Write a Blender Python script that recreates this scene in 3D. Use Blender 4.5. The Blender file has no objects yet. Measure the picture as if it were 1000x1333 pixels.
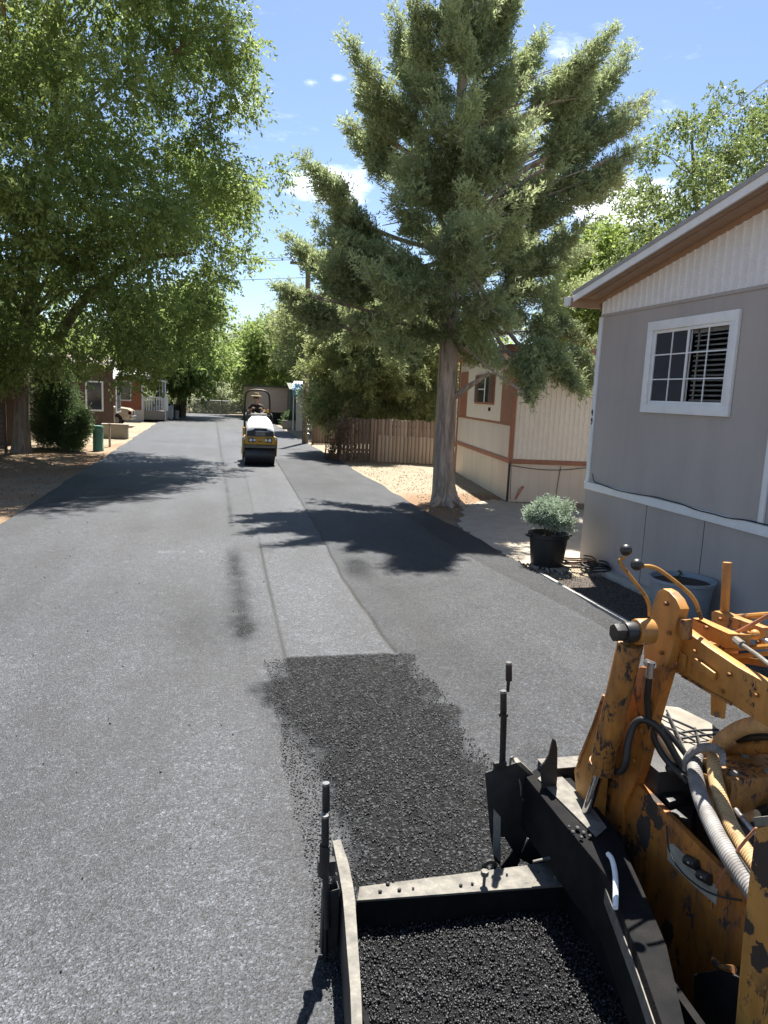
import bpy, bmesh, math, random
import numpy as np
from mathutils import Vector, Matrix
random.seed(7)
rng = np.random.default_rng(11)
SC = bpy.context.scene
COL = SC.collection

# ------------------------------------------------------------------ camera (measured from the photograph's vanishing points)
F = 950.0; H = 2.5
def _v(x, y): return np.array([x - 500.0, -(y - 666.5), -F])
def _n(a): return a / np.linalg.norm(a)
Yc = _n(_v(275, 505)); Zc = _n(np.cross(_v(1275, 549.5), Yc))
if Zc[1] < 0: Zc = -Zc
Xc = np.cross(Yc, Zc)
R = np.array([Xc, Yc, Zc]); CAMP = np.array([0.0, 0.0, H])
cam_d = bpy.data.cameras.new('camera'); cam = bpy.data.objects.new('camera', cam_d); COL.objects.link(cam)
cam_d.sensor_fit = 'VERTICAL'; cam_d.sensor_height = 24.0; cam_d.sensor_width = 18.0
cam_d.lens = F / 1333.0 * 24.0; cam_d.clip_start = 0.05; cam_d.clip_end = 3000
M = Matrix([list(R[0]) + [0], list(R[1]) + [0], list(R[2]) + [H], [0, 0, 0, 1]])
cam.matrix_world = M
SC.camera = cam
def G(x, y, z=0.0): d = R @ _v(x, y); return CAMP + d * (z - H) / d[2]
def PX(x, y, a): d = R @ _v(x, y); return CAMP + d * a / d[0]
def PY(x, y, a): d = R @ _v(x, y); return CAMP + d * a / d[1]

# ------------------------------------------------------------------ world and sun
SUN_DIR = np.array([-0.165, -0.45, -1.0])
EL = math.atan2(1.0, math.hypot(0.165, 0.45)); AZ = math.atan2(0.165, 0.45)
SC.view_settings.view_transform = 'Standard'; SC.view_settings.look = 'None'
SC.view_settings.exposure = 1.6; SC.view_settings.gamma = 1.0
W = bpy.data.worlds.new('World'); SC.world = W; W.use_nodes = True
nt = W.node_tree; nt.nodes.clear()
wo = nt.nodes.new('ShaderNodeOutputWorld'); bg = nt.nodes.new('ShaderNodeBackground')
sky = nt.nodes.new('ShaderNodeTexSky'); sky.sky_type = 'NISHITA'; sky.sun_disc = False
sky.sun_elevation = EL; sky.sun_rotation = AZ; sky.altitude = 1200; sky.air_density = 1.0; sky.dust_density = 1.1; sky.ozone_density = 1.3
bg.inputs['Strength'].default_value = 0.062
tc = nt.nodes.new('ShaderNodeTexCoord')
def cloud_nodes():
    nz = nt.nodes.new('ShaderNodeTexNoise'); nz.inputs['Scale'].default_value = 13; nz.inputs['Detail'].default_value = 9; nz.inputs['Roughness'].default_value = .6
    mp = nt.nodes.new('ShaderNodeMapping'); mp.inputs['Scale'].default_value = (1, 1, 3.2)
    nt.links.new(tc.outputs['Generated'], mp.inputs['Vector']); nt.links.new(mp.outputs[0], nz.inputs['Vector'])
    acc = None
    # (direction as a photo pixel, angular radius, weight)
    for px, py, rad, wgt in ((428, 240, .075, 1.5), (795, 262, .12, 1.6), (405, 108, .022, 1.05), (440, 102, .020, 1.0), (388, 250, .045, 1.2), (690, 175, .09, .6), (480, 215, .05, .6), (40, 85, .06, .8), (770, 170, .06, .7), (350, 150, .16, .5), (420, 320, .16, .45), (500, 60, .2, .36), (760, 60, .2, .36), (1300, 300, .2, .9), (-500, 250, .2, .9)):
        d = _n(R @ _v(px, py))
        sub = nt.nodes.new('ShaderNodeVectorMath'); sub.operation = 'SUBTRACT'
        nt.links.new(tc.outputs['Generated'], sub.inputs[0]); sub.inputs[1].default_value = tuple(d)
        sc_ = nt.nodes.new('ShaderNodeVectorMath'); sc_.operation = 'MULTIPLY'; sc_.inputs[1].default_value = (1, 1, 2.2)
        nt.links.new(sub.outputs[0], sc_.inputs[0])
        ln = nt.nodes.new('ShaderNodeVectorMath'); ln.operation = 'LENGTH'; nt.links.new(sc_.outputs[0], ln.inputs[0])
        mr = nt.nodes.new('ShaderNodeMapRange'); mr.inputs['From Min'].default_value = 0; mr.inputs['From Max'].default_value = rad
        mr.inputs['To Min'].default_value = wgt; mr.inputs['To Max'].default_value = 0
        nt.links.new(ln.outputs['Value'], mr.inputs['Value'])
        if acc is None: acc = mr.outputs[0]
        else:
            mx = nt.nodes.new('ShaderNodeMath'); mx.operation = 'MAXIMUM'
            nt.links.new(acc, mx.inputs[0]); nt.links.new(mr.outputs[0], mx.inputs[1]); acc = mx.outputs[0]
    m = nt.nodes.new('ShaderNodeMath'); m.operation = 'ADD'; nt.links.new(acc, m.inputs[0])
    n2 = nt.nodes.new('ShaderNodeMath'); n2.operation = 'MULTIPLY_ADD'; nt.links.new(nz.outputs[0], n2.inputs[0]); n2.inputs[1].default_value = 2.2; n2.inputs[2].default_value = -1.5
    nt.links.new(n2.outputs[0], m.inputs[1])
    r = nt.nodes.new('ShaderNodeMapRange'); r.inputs['From Min'].default_value = 0.0; r.inputs['From Max'].default_value = .95; r.interpolation_type = 'SMOOTHSTEP'
    nt.links.new(m.outputs[0], r.inputs['Value']); return r.outputs[0]
cl = cloud_nodes()
mixc = nt.nodes.new('ShaderNodeMixRGB'); mixc.inputs[2].default_value = (11.5, 12, 12.4, 1)
nt.links.new(cl, mixc.inputs[0]); nt.links.new(sky.outputs[0], mixc.inputs[1]); nt.links.new(mixc.outputs[0], bg.inputs['Color']); nt.links.new(bg.outputs[0], wo.inputs[0])
sl = bpy.data.lights.new('sun', 'SUN'); so = bpy.data.objects.new('sun', sl); COL.objects.link(so)
sl.energy = 5.0; sl.angle = math.radians(.53); sl.color = (1, .955, .88)
so.rotation_euler = Vector(SUN_DIR).to_track_quat('-Z', 'Y').to_euler(); so.location = (5, 10, 40)

# ------------------------------------------------------------------ materials
class NT:
    def __init__(s, name):
        s.m = bpy.data.materials.new(name); s.m.use_nodes = True; s.t = s.m.node_tree
        s.p = s.t.nodes['Principled BSDF']; s.out = s.t.nodes['Material Output']; s._c = None
    def n(s, typ, **kw):
        nd = s.t.nodes.new(typ)
        for k, v in kw.items():
            if hasattr(nd, k) and k not in nd.inputs: setattr(nd, k, v)
            else: nd.inputs[k].default_value = v
        return nd
    def l(s, a, b): s.t.links.new(a, b)
    def co(s, scale=(1, 1, 1), geo=False):
        c = s.n('ShaderNodeNewGeometry').outputs['Position'] if geo else s.n('ShaderNodeTexCoord').outputs['Object']
        mp = s.n('ShaderNodeMapping'); mp.inputs['Scale'].default_value = scale; s.l(c, mp.inputs[0]); return mp.outputs[0]
    def noise(s, scale, detail=4, rough=.55, vs=(1, 1, 1), dist=0.0):
        nd = s.n('ShaderNodeTexNoise'); nd.inputs['Scale'].default_value = scale; nd.inputs['Detail'].default_value = detail
        nd.inputs['Roughness'].default_value = rough; nd.inputs['Distortion'].default_value = dist; s.l(s.co(vs), nd.inputs['Vector']); return nd.outputs[0]
    def ramp(s, fac, stops):
        r = s.n('ShaderNodeValToRGB'); e = r.color_ramp.elements
        while len(e) < len(stops): e.new(.5)
        for i, (p, c) in enumerate(stops):
            e[i].position = p; e[i].color = (c, c, c, 1) if isinstance(c, (int, float)) else tuple(c) + (1,)
        s.l(fac, r.inputs[0]); return r.outputs[0]
    def mix(s, fac, a, b, mode='MIX'):
        m = s.n('ShaderNodeMixRGB'); m.blend_type = mode
        for i, x in enumerate((fac, a, b)):
            if isinstance(x, bpy.types.NodeSocket): s.l(x, m.inputs[i])
            elif i == 0: m.inputs[0].default_value = x
            else: m.inputs[i].default_value = tuple(x) + (1,) if len(x) == 3 else x
        return m.outputs[0]
    def math(s, op, a, b=0.0, c=None):
        m = s.n('ShaderNodeMath'); m.operation = op
        for i, x in enumerate((a, b) if c is None else (a, b, c)):
            if isinstance(x, bpy.types.NodeSocket): s.l(x, m.inputs[i])
            else: m.inputs[i].default_value = x
        return m.outputs[0]
    def bump(s, h, strength=.3, dist=.01):
        b = s.n('ShaderNodeBump'); b.inputs['Strength'].default_value = strength; b.inputs['Distance'].default_value = dist
        s.l(h, b.inputs['Height']); s.l(b.outputs[0], s.p.inputs['Normal'])
    def col(s, c):
        if isinstance(c, bpy.types.NodeSocket): s.l(c, s.p.inputs['Base Color'])
        else: s.p.inputs['Base Color'].default_value = tuple(c) + (1,)
    def set(s, rough=.6, metal=0.0, spec=.5):
        s.p.inputs['Roughness'].default_value = rough; s.p.inputs['Metallic'].default_value = metal; s.p.inputs['Specular IOR Level'].default_value = spec

def worn(name, base, alt=None, rough=.6, metal=0.0, scale=6, amt=.5, bump=.15, bs=60, spec=.5, vs=(1, 1, 1)):
    t = NT(name); alt = alt or tuple(c * .72 for c in base)
    f = t.noise(scale, 6, .6, vs); f2 = t.noise(bs, 3, .6)
    c = t.mix(t.ramp(f, [(.35, 0.0), (.7, 1.0)]), base, alt); 
    c = t.mix(t.math('MULTIPLY', t.ramp(f2, [(.35, 0.0), (.75, 1.0)]), amt), c, tuple(c_ * .6 for c_ in base))
    t.col(c); t.set(rough, metal, spec); t.bump(f2, bump, .004); return t.m

def paint(name, base, rust=.56, dark=(.035, .022, .015), rustc=(.13, .05, .02), rough=.5, grime=.5, scale=1.0, gate=.48, streak=.0, patches=()):
    """old machine paint: faded tone, chipped patches down to dark steel, rust specks, grime"""
    t = NT(name)
    f = t.noise(2.2 * scale, 5, .6); fade = t.mix(t.ramp(f, [(.3, 0.0), (.7, 1.0)]), tuple(c * .66 for c in base), base)
    g = t.noise(9 * scale, 8, .7, (1, 1, .45)); fade = t.mix(t.math('MULTIPLY', t.ramp(g, [(.42, 0.0), (.75, 1.0)]), grime), fade, rustc)
    ch = t.noise(16 * scale, 9, .72, (1, 1, .55), .35); mask = t.ramp(ch, [(rust, 0.0), (rust + .025, 1.0)])
    pm = None
    for px_, py_, pz_, pr_, ps_ in patches:      # places where the paint has flaked off (object space)
        sv = t.n('ShaderNodeVectorMath', operation='SUBTRACT'); t.l(t.co(), sv.inputs[0]); sv.inputs[1].default_value = (px_, py_, pz_); mv = t.n('ShaderNodeVectorMath', operation='MULTIPLY'); t.l(sv.outputs[0], mv.inputs[0]); mv.inputs[1].default_value = (1, 1, ps_)
        lv = t.n('ShaderNodeVectorMath', operation='LENGTH'); t.l(mv.outputs[0], lv.inputs[0]); dd_ = t.math('DIVIDE', lv.outputs['Value'], pr_); q_ = t.math('ADD', dd_, t.math('MULTIPLY_ADD', t.noise(22, 6, .7), 2.4, -1.2)); q_ = t.ramp(q_, [(.92, 1.0), (.98, 0.0)]); pm = q_ if pm is None else t.math('MAXIMUM', pm, q_)
    big = t.noise(4 * scale, 3, .5); bm_ = t.ramp(big, [(gate, 0.0), (gate + .12, 1.0)]); mask = t.math('MULTIPLY', mask, bm_)
    sp = t.noise(70 * scale, 3, .6); spm = t.ramp(sp, [(.68, 0.0), (.71, 1.0)]); mask2 = t.math('MAXIMUM', mask, t.math('MULTIPLY', spm, .8))
    stn = t.noise(7 * scale, 7, .7, (1, 1, .10)); fade = t.mix(t.math('MULTIPLY', t.ramp(stn, [(.42, 0.0), (.66, 1.0)]), streak), fade, (.045, .02, .010))
    if pm is not None: mask2 = t.math('MAXIMUM', mask2, pm)
    c = t.mix(mask2, fade, dark); t.col(c); t.set(rough); 
    t.l(t.ramp(mask2, [(0, rough), (1, .8)]), t.p.inputs['Roughness'])
    t.bump(t.math('SUBTRACT', t.math('MULTIPLY', f, .4), mask2), .35, .003); return t.m

def grooved(name, base, pitch, axis='y', alt=None, depth=.5, rough=.65, line=.05, dark=.35):
    """sheet siding with narrow vertical grooves"""
    t = NT(name); sep = t.n('ShaderNodeSeparateXYZ'); t.l(t.co(), sep.inputs[0]); s = sep.outputs[{'x': 0, 'y': 1}[axis]]
    fr = t.math('FRACT', t.math('DIVIDE', s, pitch)); g = t.math('LESS_THAN', fr, line)
    f = t.noise(1.6, 6, .6, (1, 1, .4)); c = t.mix(t.ramp(f, [(.35, 0.0), (.7, 1.0)]), base, alt or tuple(c * .86 for c in base))
    gr = t.noise(50, 4, .6, (1, 1, .06)); c = t.mix(t.math('MULTIPLY', gr, .18), c, tuple(c_ * .6 for c_ in base))
    c = t.mix(t.math('MULTIPLY', g, 1 - dark), c, tuple(c_ * .45 for c_ in base)); t.col(c); t.set(rough)
    t.bump(t.math('SUBTRACT', t.math('MULTIPLY', gr, .15), g), depth, .006); return t.m

def foliage(name, dark, light, trans=.45, rough=.5):
    t = NT(name); at = t.n('ShaderNodeAttribute'); at.attribute_name = 'tone'
    c = t.mix(at.outputs['Fac'], dark, light); t.col(c); t.set(rough, 0, .35)
    tr = t.n('ShaderNodeBsdfTranslucent'); t.l(t.mix(.5, c, light), tr.inputs[0])
    mx = t.n('ShaderNodeMixShader'); mx.inputs[0].default_value = trans
    t.l(t.p.outputs[0], mx.inputs[1]); t.l(tr.outputs[0], mx.inputs[2]); t.l(mx.outputs[0], t.out.inputs[0]); return t.m

def bark(name, base, alt):
    t = NT(name); f = t.noise(9, 8, .7, (1, 1, .14), .6); c = t.mix(t.ramp(f, [(.36, 0.0), (.62, 1.0)]), alt, base); t.col(c); t.set(.9)
    t.bump(f, .9, .03); return t.m

MT = {}
MT['grey_wall'] = grooved('grey_wall_paint', (.42, .38, .352), .205, 'y', line=.012, dark=.6, depth=.3)
MT['grey_skirt'] = grooved('grey_skirt_paint', (.40, .36, .335), .205, 'y', line=.012, dark=.6, depth=.3)
MT['gable_white'] = worn('gable_white_paint', (.78, .78, .77), (.70, .70, .70), .55, bump=.1)
MT['white_trim'] = worn('white_trim_paint', (.80, .81, .80), (.72, .73, .73), .5, bump=.08, amt=.25)
MT['soffit'] = worn('soffit_brown', (.40, .27, .18), (.33, .215, .14), .7)
MT['roof_grey'] = worn('roof_grey_metal', (.36, .36, .36), (.28, .28, .28), .5)
def glass(name, tint=(.02, .025, .03), rough=.06):
    t = NT(name); f = t.noise(2.0, 3); t.col(t.mix(f, tint, tuple(c * 1.8 for c in tint))); t.set(rough, 0, .6); return t.m
MT['glass'] = glass('window_glass'); MT['screen'] = worn('insect_screen', (.028, .032, .042), (.02, .022, .03), .6, bs=400)
MT['blind'] = worn('blind_slat', (.20, .20, .18), rough=.5)
MT['black_plastic'] = worn('black_plastic', (.012, .012, .013), (.02, .02, .02), .42, bump=.1)
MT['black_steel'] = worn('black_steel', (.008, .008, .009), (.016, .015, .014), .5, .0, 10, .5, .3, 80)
MT['shaded_black'] = worn('shaded_black_paint', (.007, .007, .008), (.016, .015, .014), .85, .0, 10, .5, .5, 80, .12)  # matt black for the tow arm; the machine's shade is put into the colour
MT['tar_steel'] = worn('tar_coated_steel', (.013, .0125, .0125), (.030, .028, .026), .62, .0, 14, .6, .8, 90)
MT['dust_steel'] = worn('dusty_worn_steel', (.20, .185, .155), (.055, .05, .045), .7, .1, 16, .9, .8, 60)
MT['bare_steel'] = worn('bare_steel', (.42, .42, .42), (.25, .25, .25), .3, .9, 20)
MT['chrome'] = worn('chrome_rod', (.7, .7, .72), (.6, .6, .62), .12, 1.0)
MT['orange'] = paint('orange_machine_paint', (.56, .255, .05), .57, grime=.45, streak=.35)
MT['orange_rust'] = paint('orange_rusty_paint', (.52, .185, .022), .52, grime=.8, scale=1.4, gate=.44, streak=.45, patches=((.05, .27, .72, .05, .8), (.05, .31, .58, .06, .7), (.05, .22, .68, .04, 1), (.05, .07, .25, .04, .6), (.05, .44, .30, .10, .5)))
MT['orange_pale'] = paint('orange_faded_paint', (.56, .27, .055), .53, grime=.4, scale=1.2, gate=.48, streak=.2, patches=((-.2, -.66, 1.10, .075, .8), (-.2, -.62, .86, .03, 1), (-.2, -.68, .79, .035, .6)))
MT['orange_cyl'] = paint('orange_cylinder_paint', (.44, .19, .035), .50, grime=.7, scale=2.2, gate=.46, streak=.35)
MT['tan_hose'] = worn('tan_overspray_hose', (.46, .30, .13), (.34, .20, .08), .6, scale=14, bs=50)
MT['grey_hose'] = worn('grey_ribbed_hose', (.22, .21, .20), (.14, .13, .125), .55, scale=14, bs=90, bump=.3)
def ribbed(name, a, b):
    t = NT(name); f = t.noise(14, 5, .6); t.col(t.mix(t.ramp(f, [(.35, 0.0), (.65, 1.0)]), a, b)); w = t.n('ShaderNodeTexWave'); w.inputs['Scale'].default_value = 26; w.inputs['Distortion'].default_value = .15; w.bands_direction = 'Y'; t.l(t.co(), w.inputs['Vector']); t.set(.6); t.bump(t.math('ADD', w.outputs['Fac'], f), .5, .006); return t.m
MT['grey_hose'] = ribbed('grey_ribbed_hose', (.24, .23, .22), (.13, .12, .11)); MT['tan_hose'] = ribbed('tan_overspray_hose', (.50, .33, .15), (.30, .18, .08))
MT['rubber'] = worn('black_rubber', (.014, .014, .014), (.022, .021, .02), .5)
MT['pale_cover'] = worn('pale_cover_paint', (.26, .235, .19), (.14, .12, .09), .7, scale=9)
MT['yellow'] = worn('roller_yellow', (.55, .30, .04), (.45, .23, .03), .45)
MT['white_hood'] = worn('white_hood_paint', (.75, .76, .76), (.7, .7, .7), .35, amt=.1)
MT['lamp_lens'] = worn('lamp_lens', (.7, .7, .65), (.6, .6, .6), .1)
MT['drum'] = worn('drum_steel', (.05, .052, .058), (.03, .031, .034), .4, .4, 12)
MT['skin'] = worn('skin', (.42, .24, .16), (.36, .2, .13), .55, amt=.1)
MT['black_cloth'] = worn('black_shirt', (.012, .012, .014), (.02, .02, .022), .85)
MT['jeans'] = worn('dark_trousers', (.03, .035, .05), (.05, .055, .07), .85)
MT['straw'] = worn('tan_hat', (.42, .33, .2), (.34, .26, .15), .8)
MT['hair'] = worn('dark_hair', (.02, .014, .01), (.03, .02, .015), .7)
MT['cream_rib'] = worn('cream_siding', (.80, .74, .63), (.72, .66, .55), .5, bump=.1)
MT['cream_flat'] = grooved('cream_panel', (.66, .60, .52), .41, 'y', line=.01)
MT['cream_skirt'] = grooved('cream_skirt', (.66, .575, .46), .27, 'x', line=.02)
MT['brown_trim'] = worn('brown_trim', (.34, .15, .085), (.27, .11, .065), .6)
MT['brown_wall'] = worn('brown_wall', (.13, .08, .06), (.10, .065, .05), .7)
MT['red_wall'] = worn('red_wall', (.36, .13, .065), (.29, .10, .05), .7)
MT['tan_wall'] = worn('tan_wall', (.80, .58, .44), (.72, .52, .38), .7)
MT['green_wall'] = worn('dark_green_wall', (.10, .115, .08), (.085, .09, .065), .7)
MT['pale_wall'] = worn('pale_house_wall', (.72, .68, .60), (.64, .6, .53), .6)
MT['blue_awning'] = worn('blue_awning', (.22, .50, .66), (.18, .42, .56), .5)
MT['concrete'] = worn('concrete', (.40, .38, .34), (.32, .30, .27), .85, bump=.4)
MT['old_wood'] = NT('x').m; 
def wood(name, a, b):
    t = NT(name); f = t.noise(18, 6, .65, (1, 1, .06)); c = t.mix(t.ramp(f, [(.3, 0.0), (.7, 1.0)]), a, b)
    oi = t.n('ShaderNodeAttribute'); oi.attribute_name = 'tone'; c = t.mix(t.math('MULTIPLY', oi.outputs['Fac'], .6), c, (.48, .38, .28)); t.col(c); t.set(.85); t.bump(f, .6, .008); return t.m
MT['old_wood'] = wood('weathered_fence_wood', (.26, .175, .12), (.17, .115, .085)); MT['dark_wood'] = wood('dark_slat_wood', (.11, .075, .055), (.08, .055, .042))
MT['pole_wood'] = bark('utility_pole_wood', (.28, .21, .16), (.16, .12, .09))
MT['bark_grey'] = bark('shaggy_grey_bark', (.42, .34, .27), (.15, .115, .09)); MT['bark_dark'] = bark('dark_bark', (.24, .19, .15), (.10, .075, .06))
MT['green_plastic'] = worn('green_pedestal', (.10, .24, .18), (.08, .2, .15), .5)
MT['tan_box'] = worn('tan_block', (.40, .34, .28), (.35, .30, .24), .8)
MT['truck_paint'] = worn('tan_truck_paint', (.42, .37, .29), (.36, .32, .25), .3)
MT['tyre'] = worn('tyre', (.02, .02, .02), rough=.8); MT['red_lens'] = worn('amber_lens', (.5, .12, .03), rough=.2)
MT['galv'] = worn('galvanised_wire', (.35, .36, .36), (.28, .29, .29), .4, .6)
MT['tub_white'] = worn('pale_blue_tub', (.27, .30, .33), (.22, .245, .27), .5); MT['soil'] = worn('dark_potting_soil', (.03, .022, .016), (.05, .036, .026), .95, bump=1, bs=80)
MT['wire'] = worn('black_cable', (.015, .015, .016), rough=.6); MT['orange_cord'] = worn('orange_cord', (.5, .12, .05), rough=.6)
MT['sticker'] = worn('worn_pale_sticker', (.36, .34, .28), (.26, .24, .19), .6, scale=20); MT['ink'] = worn('black_digits', (.02, .02, .025), rough=.5)
MT['dry_twig'] = worn('dry_twig', (.16, .10, .06), (.11, .07, .045), .9)
LF = {
 'elm': foliage('elm_leaf', (.06, .105, .03), (.33, .42, .125), .53),
 'bright': foliage('bright_leaf', (.10, .16, .04), (.36, .45, .12), .52),
 'mid': foliage('mid_leaf', (.05, .085, .028), (.25, .32, .10), .45),
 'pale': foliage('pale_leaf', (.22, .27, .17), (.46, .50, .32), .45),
 'dark': foliage('dark_leaf', (.03, .06, .025), (.12, .18, .06), .4),
 'juniper': foliage('juniper_spray', (.065, .10, .052), (.44, .51, .25), .48, .6),
 'olive': foliage('olive_spray', (.10, .14, .06), (.42, .46, .20), .5, .6),
 'sage': foliage('sage_leaf', (.13, .20, .13), (.42, .50, .37), .3, .6),
 'vine': foliage('dead_vine_leaf', (.08, .06, .04), (.24, .19, .12), .2, .8),
}

MT.update(LF)
# ------------------------------------------------------------------ object helpers
BASE = {}
def link(o): COL.objects.link(o); return o
def tag(o, label=None, cat=None, group=None, kind=None):
    if label: o['label'] = label
    if cat: o['category'] = cat
    if group: o['group'] = group
    if kind: o['kind'] = kind
    return o
def thing(name, label, cat, loc=(0, 0, 0), group=None):
    o = bpy.data.objects.new(name, None); o.empty_display_size = .2; link(o); o.location = tuple(loc); BASE[o] = Vector(loc)
    return tag(o, label, cat, group)
def smooth_mesh(me, ang=40):
    me.polygons.foreach_set('use_smooth', [True] * len(me.polygons))
    try: me.set_sharp_from_angle(angle=math.radians(ang))
    except Exception: pass
class MB:
    def __init__(s): s.bm = bmesh.new()
    def box(s, lo, hi, rz=0.0, tilt=None):
        lo = Vector(lo); hi = Vector(hi); c = (lo + hi) / 2; d = hi - lo
        m = Matrix.Translation(c) @ Matrix.Rotation(rz, 4, 'Z')
        if tilt: m = m @ tilt
        bmesh.ops.create_cube(s.bm, size=1, matrix=m @ Matrix.Diagonal((abs(d.x), abs(d.y), abs(d.z), 1))); return s
    def rod(s, a, b, r0, r1=None, n=14, caps=True):
        a = Vector(a); b = Vector(b); d = b - a; r1 = r0 if r1 is None else r1
        m = Matrix.Translation((a + b) / 2) @ d.to_track_quat('Z', 'Y').to_matrix().to_4x4()
        bmesh.ops.create_cone(s.bm, cap_ends=caps, segments=n, radius1=r0, radius2=r1, depth=d.length, matrix=m); return s
    def ball(s, c, r, n=14, sc=(1, 1, 1)):
        bmesh.ops.create_uvsphere(s.bm, u_segments=n, v_segments=n // 2 + 2, radius=r, matrix=Matrix.Translation(Vector(c)) @ Matrix.Diagonal((*sc, 1))); return s
    def prism(s, pts, off):
        """polygon (list of 3-D points) thickened by vector off"""
        off = Vector(off); a = [s.bm.verts.new(Vector(p)) for p in pts]; b = [s.bm.verts.new(Vector(p) + off) for p in pts]
        s.bm.faces.new(a); s.bm.faces.new(b[::-1]); n = len(pts)
        for i in range(n): s.bm.faces.new((a[i], b[i], b[(i + 1) % n], a[(i + 1) % n]))
        return s
    def tube(s, pts, r, n=10, smooth=2, rr=None):
        P = [Vector(p) for p in pts]; rad = [r] * len(P) if not isinstance(r, (list, tuple)) else list(r)
        for _ in range(smooth):
            Q = [P[0]]; q = [rad[0]]
            for i in range(len(P) - 1):
                Q += [P[i] * .75 + P[i + 1] * .25, P[i] * .25 + P[i + 1] * .75]; q += [rad[i] * .75 + rad[i + 1] * .25, rad[i] * .25 + rad[i + 1] * .75]
            Q.append(P[-1]); q.append(rad[-1]); P, rad = Q, q
        rings = []; up = Vector((0, 0, 1)) if abs((P[-1] - P[0]).normalized().z) < .9 else Vector((1, 0, 0)); prev = None
        for i, p in enumerate(P):
            t = (P[min(i + 1, len(P) - 1)] - P[max(i - 1, 0)]); t = t.normalized() if t.length > 1e-9 else Vector((0, 0, 1))
            u = (prev - t * prev.dot(t)) if prev else up.cross(t)
            if u.length < 1e-6: u = Vector((1, 0, 0)).cross(t)
            u.normalize(); prev = u; w = t.cross(u)
            rings.append([s.bm.verts.new(p + (u * math.cos(2 * math.pi * k / n) + w * math.sin(2 * math.pi * k / n)) * rad[i]) for k in range(n)])
        for a, b in zip(rings, rings[1:]):
            for k in range(n): s.bm.faces.new((a[k], a[(k + 1) % n], b[(k + 1) % n], b[k]))
        s.bm.faces.new(rings[0][::-1]); s.bm.faces.new(rings[-1]); return s
    def lathe(s, prof, c, n=28):
        c = Vector(c); rings = []
        for r, z in prof: rings.append([s.bm.verts.new(c + Vector((r * math.cos(2 * math.pi * k / n), r * math.sin(2 * math.pi * k / n), z))) for k in range(n)])
        for a, b in zip(rings, rings[1:]):
            for k in range(n): s.bm.faces.new((a[k], a[(k + 1) % n], b[(k + 1) % n], b[k]))
        return s
    def build(s, name, mat, parent=None, bevel=0.0, smooth=True, label=None):
        if bevel:
            bmesh.ops.recalc_face_normals(s.bm, faces=s.bm.faces)
            ed = [e for e in s.bm.edges if e.is_manifold and e.calc_face_angle(0) > .5]
            if ed: bmesh.ops.bevel(s.bm, geom=ed, offset=bevel, segments=2, affect='EDGES', profile=.6, clamp_overlap=True)
        bmesh.ops.recalc_face_normals(s.bm, faces=s.bm.faces)
        me = bpy.data.meshes.new(name); b = BASE.get(parent, Vector((0, 0, 0)))
        for v in s.bm.verts: v.co -= b
        s.bm.to_mesh(me); s.bm.free()
        if smooth: smooth_mesh(me)
        me.materials.append(MT[mat] if isinstance(mat, str) else mat)
        o = bpy.data.objects.new(name, me); link(o); BASE[o] = b
        if parent: o.parent = parent
        if label: o['label'] = label
        return o
def rebase(o, loc):
    """give a single-mesh thing its own base point"""
    loc = Vector(loc); o.data.transform(Matrix.Translation(-loc)); o.location = loc; BASE[o] = loc; return o
def raw_mesh(name, V, Fq, mat, parent=None, tone=None, tone_dom='POINT', smooth=False):
    """V (n,3) float, Fq (m,k) int — numpy fast path"""
    me = bpy.data.meshes.new(name); b = np.array(BASE.get(parent, Vector((0, 0, 0)))); V = np.asarray(V, dtype=np.float32) - b.astype(np.float32); Fq = np.asarray(Fq, dtype=np.int32)
    m, k = Fq.shape; me.vertices.add(len(V)); me.vertices.foreach_set('co', V.ravel()); me.loops.add(m * k); me.loops.foreach_set('vertex_index', Fq.ravel())
    me.polygons.add(m); me.polygons.foreach_set('loop_start', np.arange(0, m * k, k, dtype=np.int32)); me.polygons.foreach_set('loop_total', np.full(m, k, dtype=np.int32))
    if smooth: me.polygons.foreach_set('use_smooth', np.ones(m, dtype=bool))
    me.update(calc_edges=True)
    if tone is not None:
        a = me.attributes.new('tone', 'FLOAT', tone_dom); a.data.foreach_set('value', np.asarray(tone, dtype=np.float32))
    me.materials.append(MT[mat] if isinstance(mat, str) else mat); o = bpy.data.objects.new(name, me); link(o); BASE[o] = Vector(b)
    if parent: o.parent = parent
    return o
def copy_tree(o, parent=None):
    c = o.copy(); link(c)
    if parent: c.parent = parent
    for ch in list(o.children): copy_tree(ch, c)
    return c
def pxX(pts, X): return [PX(x, y, X) for x, y in pts]
def pxY(pts, Y): return [PY(x, y, Y) for x, y in pts]
def pxZ(pts, Z): return [G(x, y, Z) for x, y in pts]

# numpy value noise
_N = rng.random((64, 64))
def vnoise(x, y):
    xi = np.floor(x).astype(int); yi = np.floor(y).astype(int); fx = x - xi; fy = y - yi; fx = fx * fx * (3 - 2 * fx); fy = fy * fy * (3 - 2 * fy)
    g = lambda a, b: _N[a % 64, b % 64]
    return (g(xi, yi) * (1 - fx) + g(xi + 1, yi) * fx) * (1 - fy) + (g(xi, yi + 1) * (1 - fx) + g(xi + 1, yi + 1) * fx) * fy
def fbm(x, y, o=4):
    r = 0; a = .5
    for i in range(o): r = r + a * vnoise(x * 2 ** i + 17 * i, y * 2 ** i + 9 * i); a *= .5
    return r / (1 - .5 ** o)
def sst(a, b, x): t = np.clip((x - a) / (b - a), 0, 1); return t * t * (3 - 2 * t)

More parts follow.
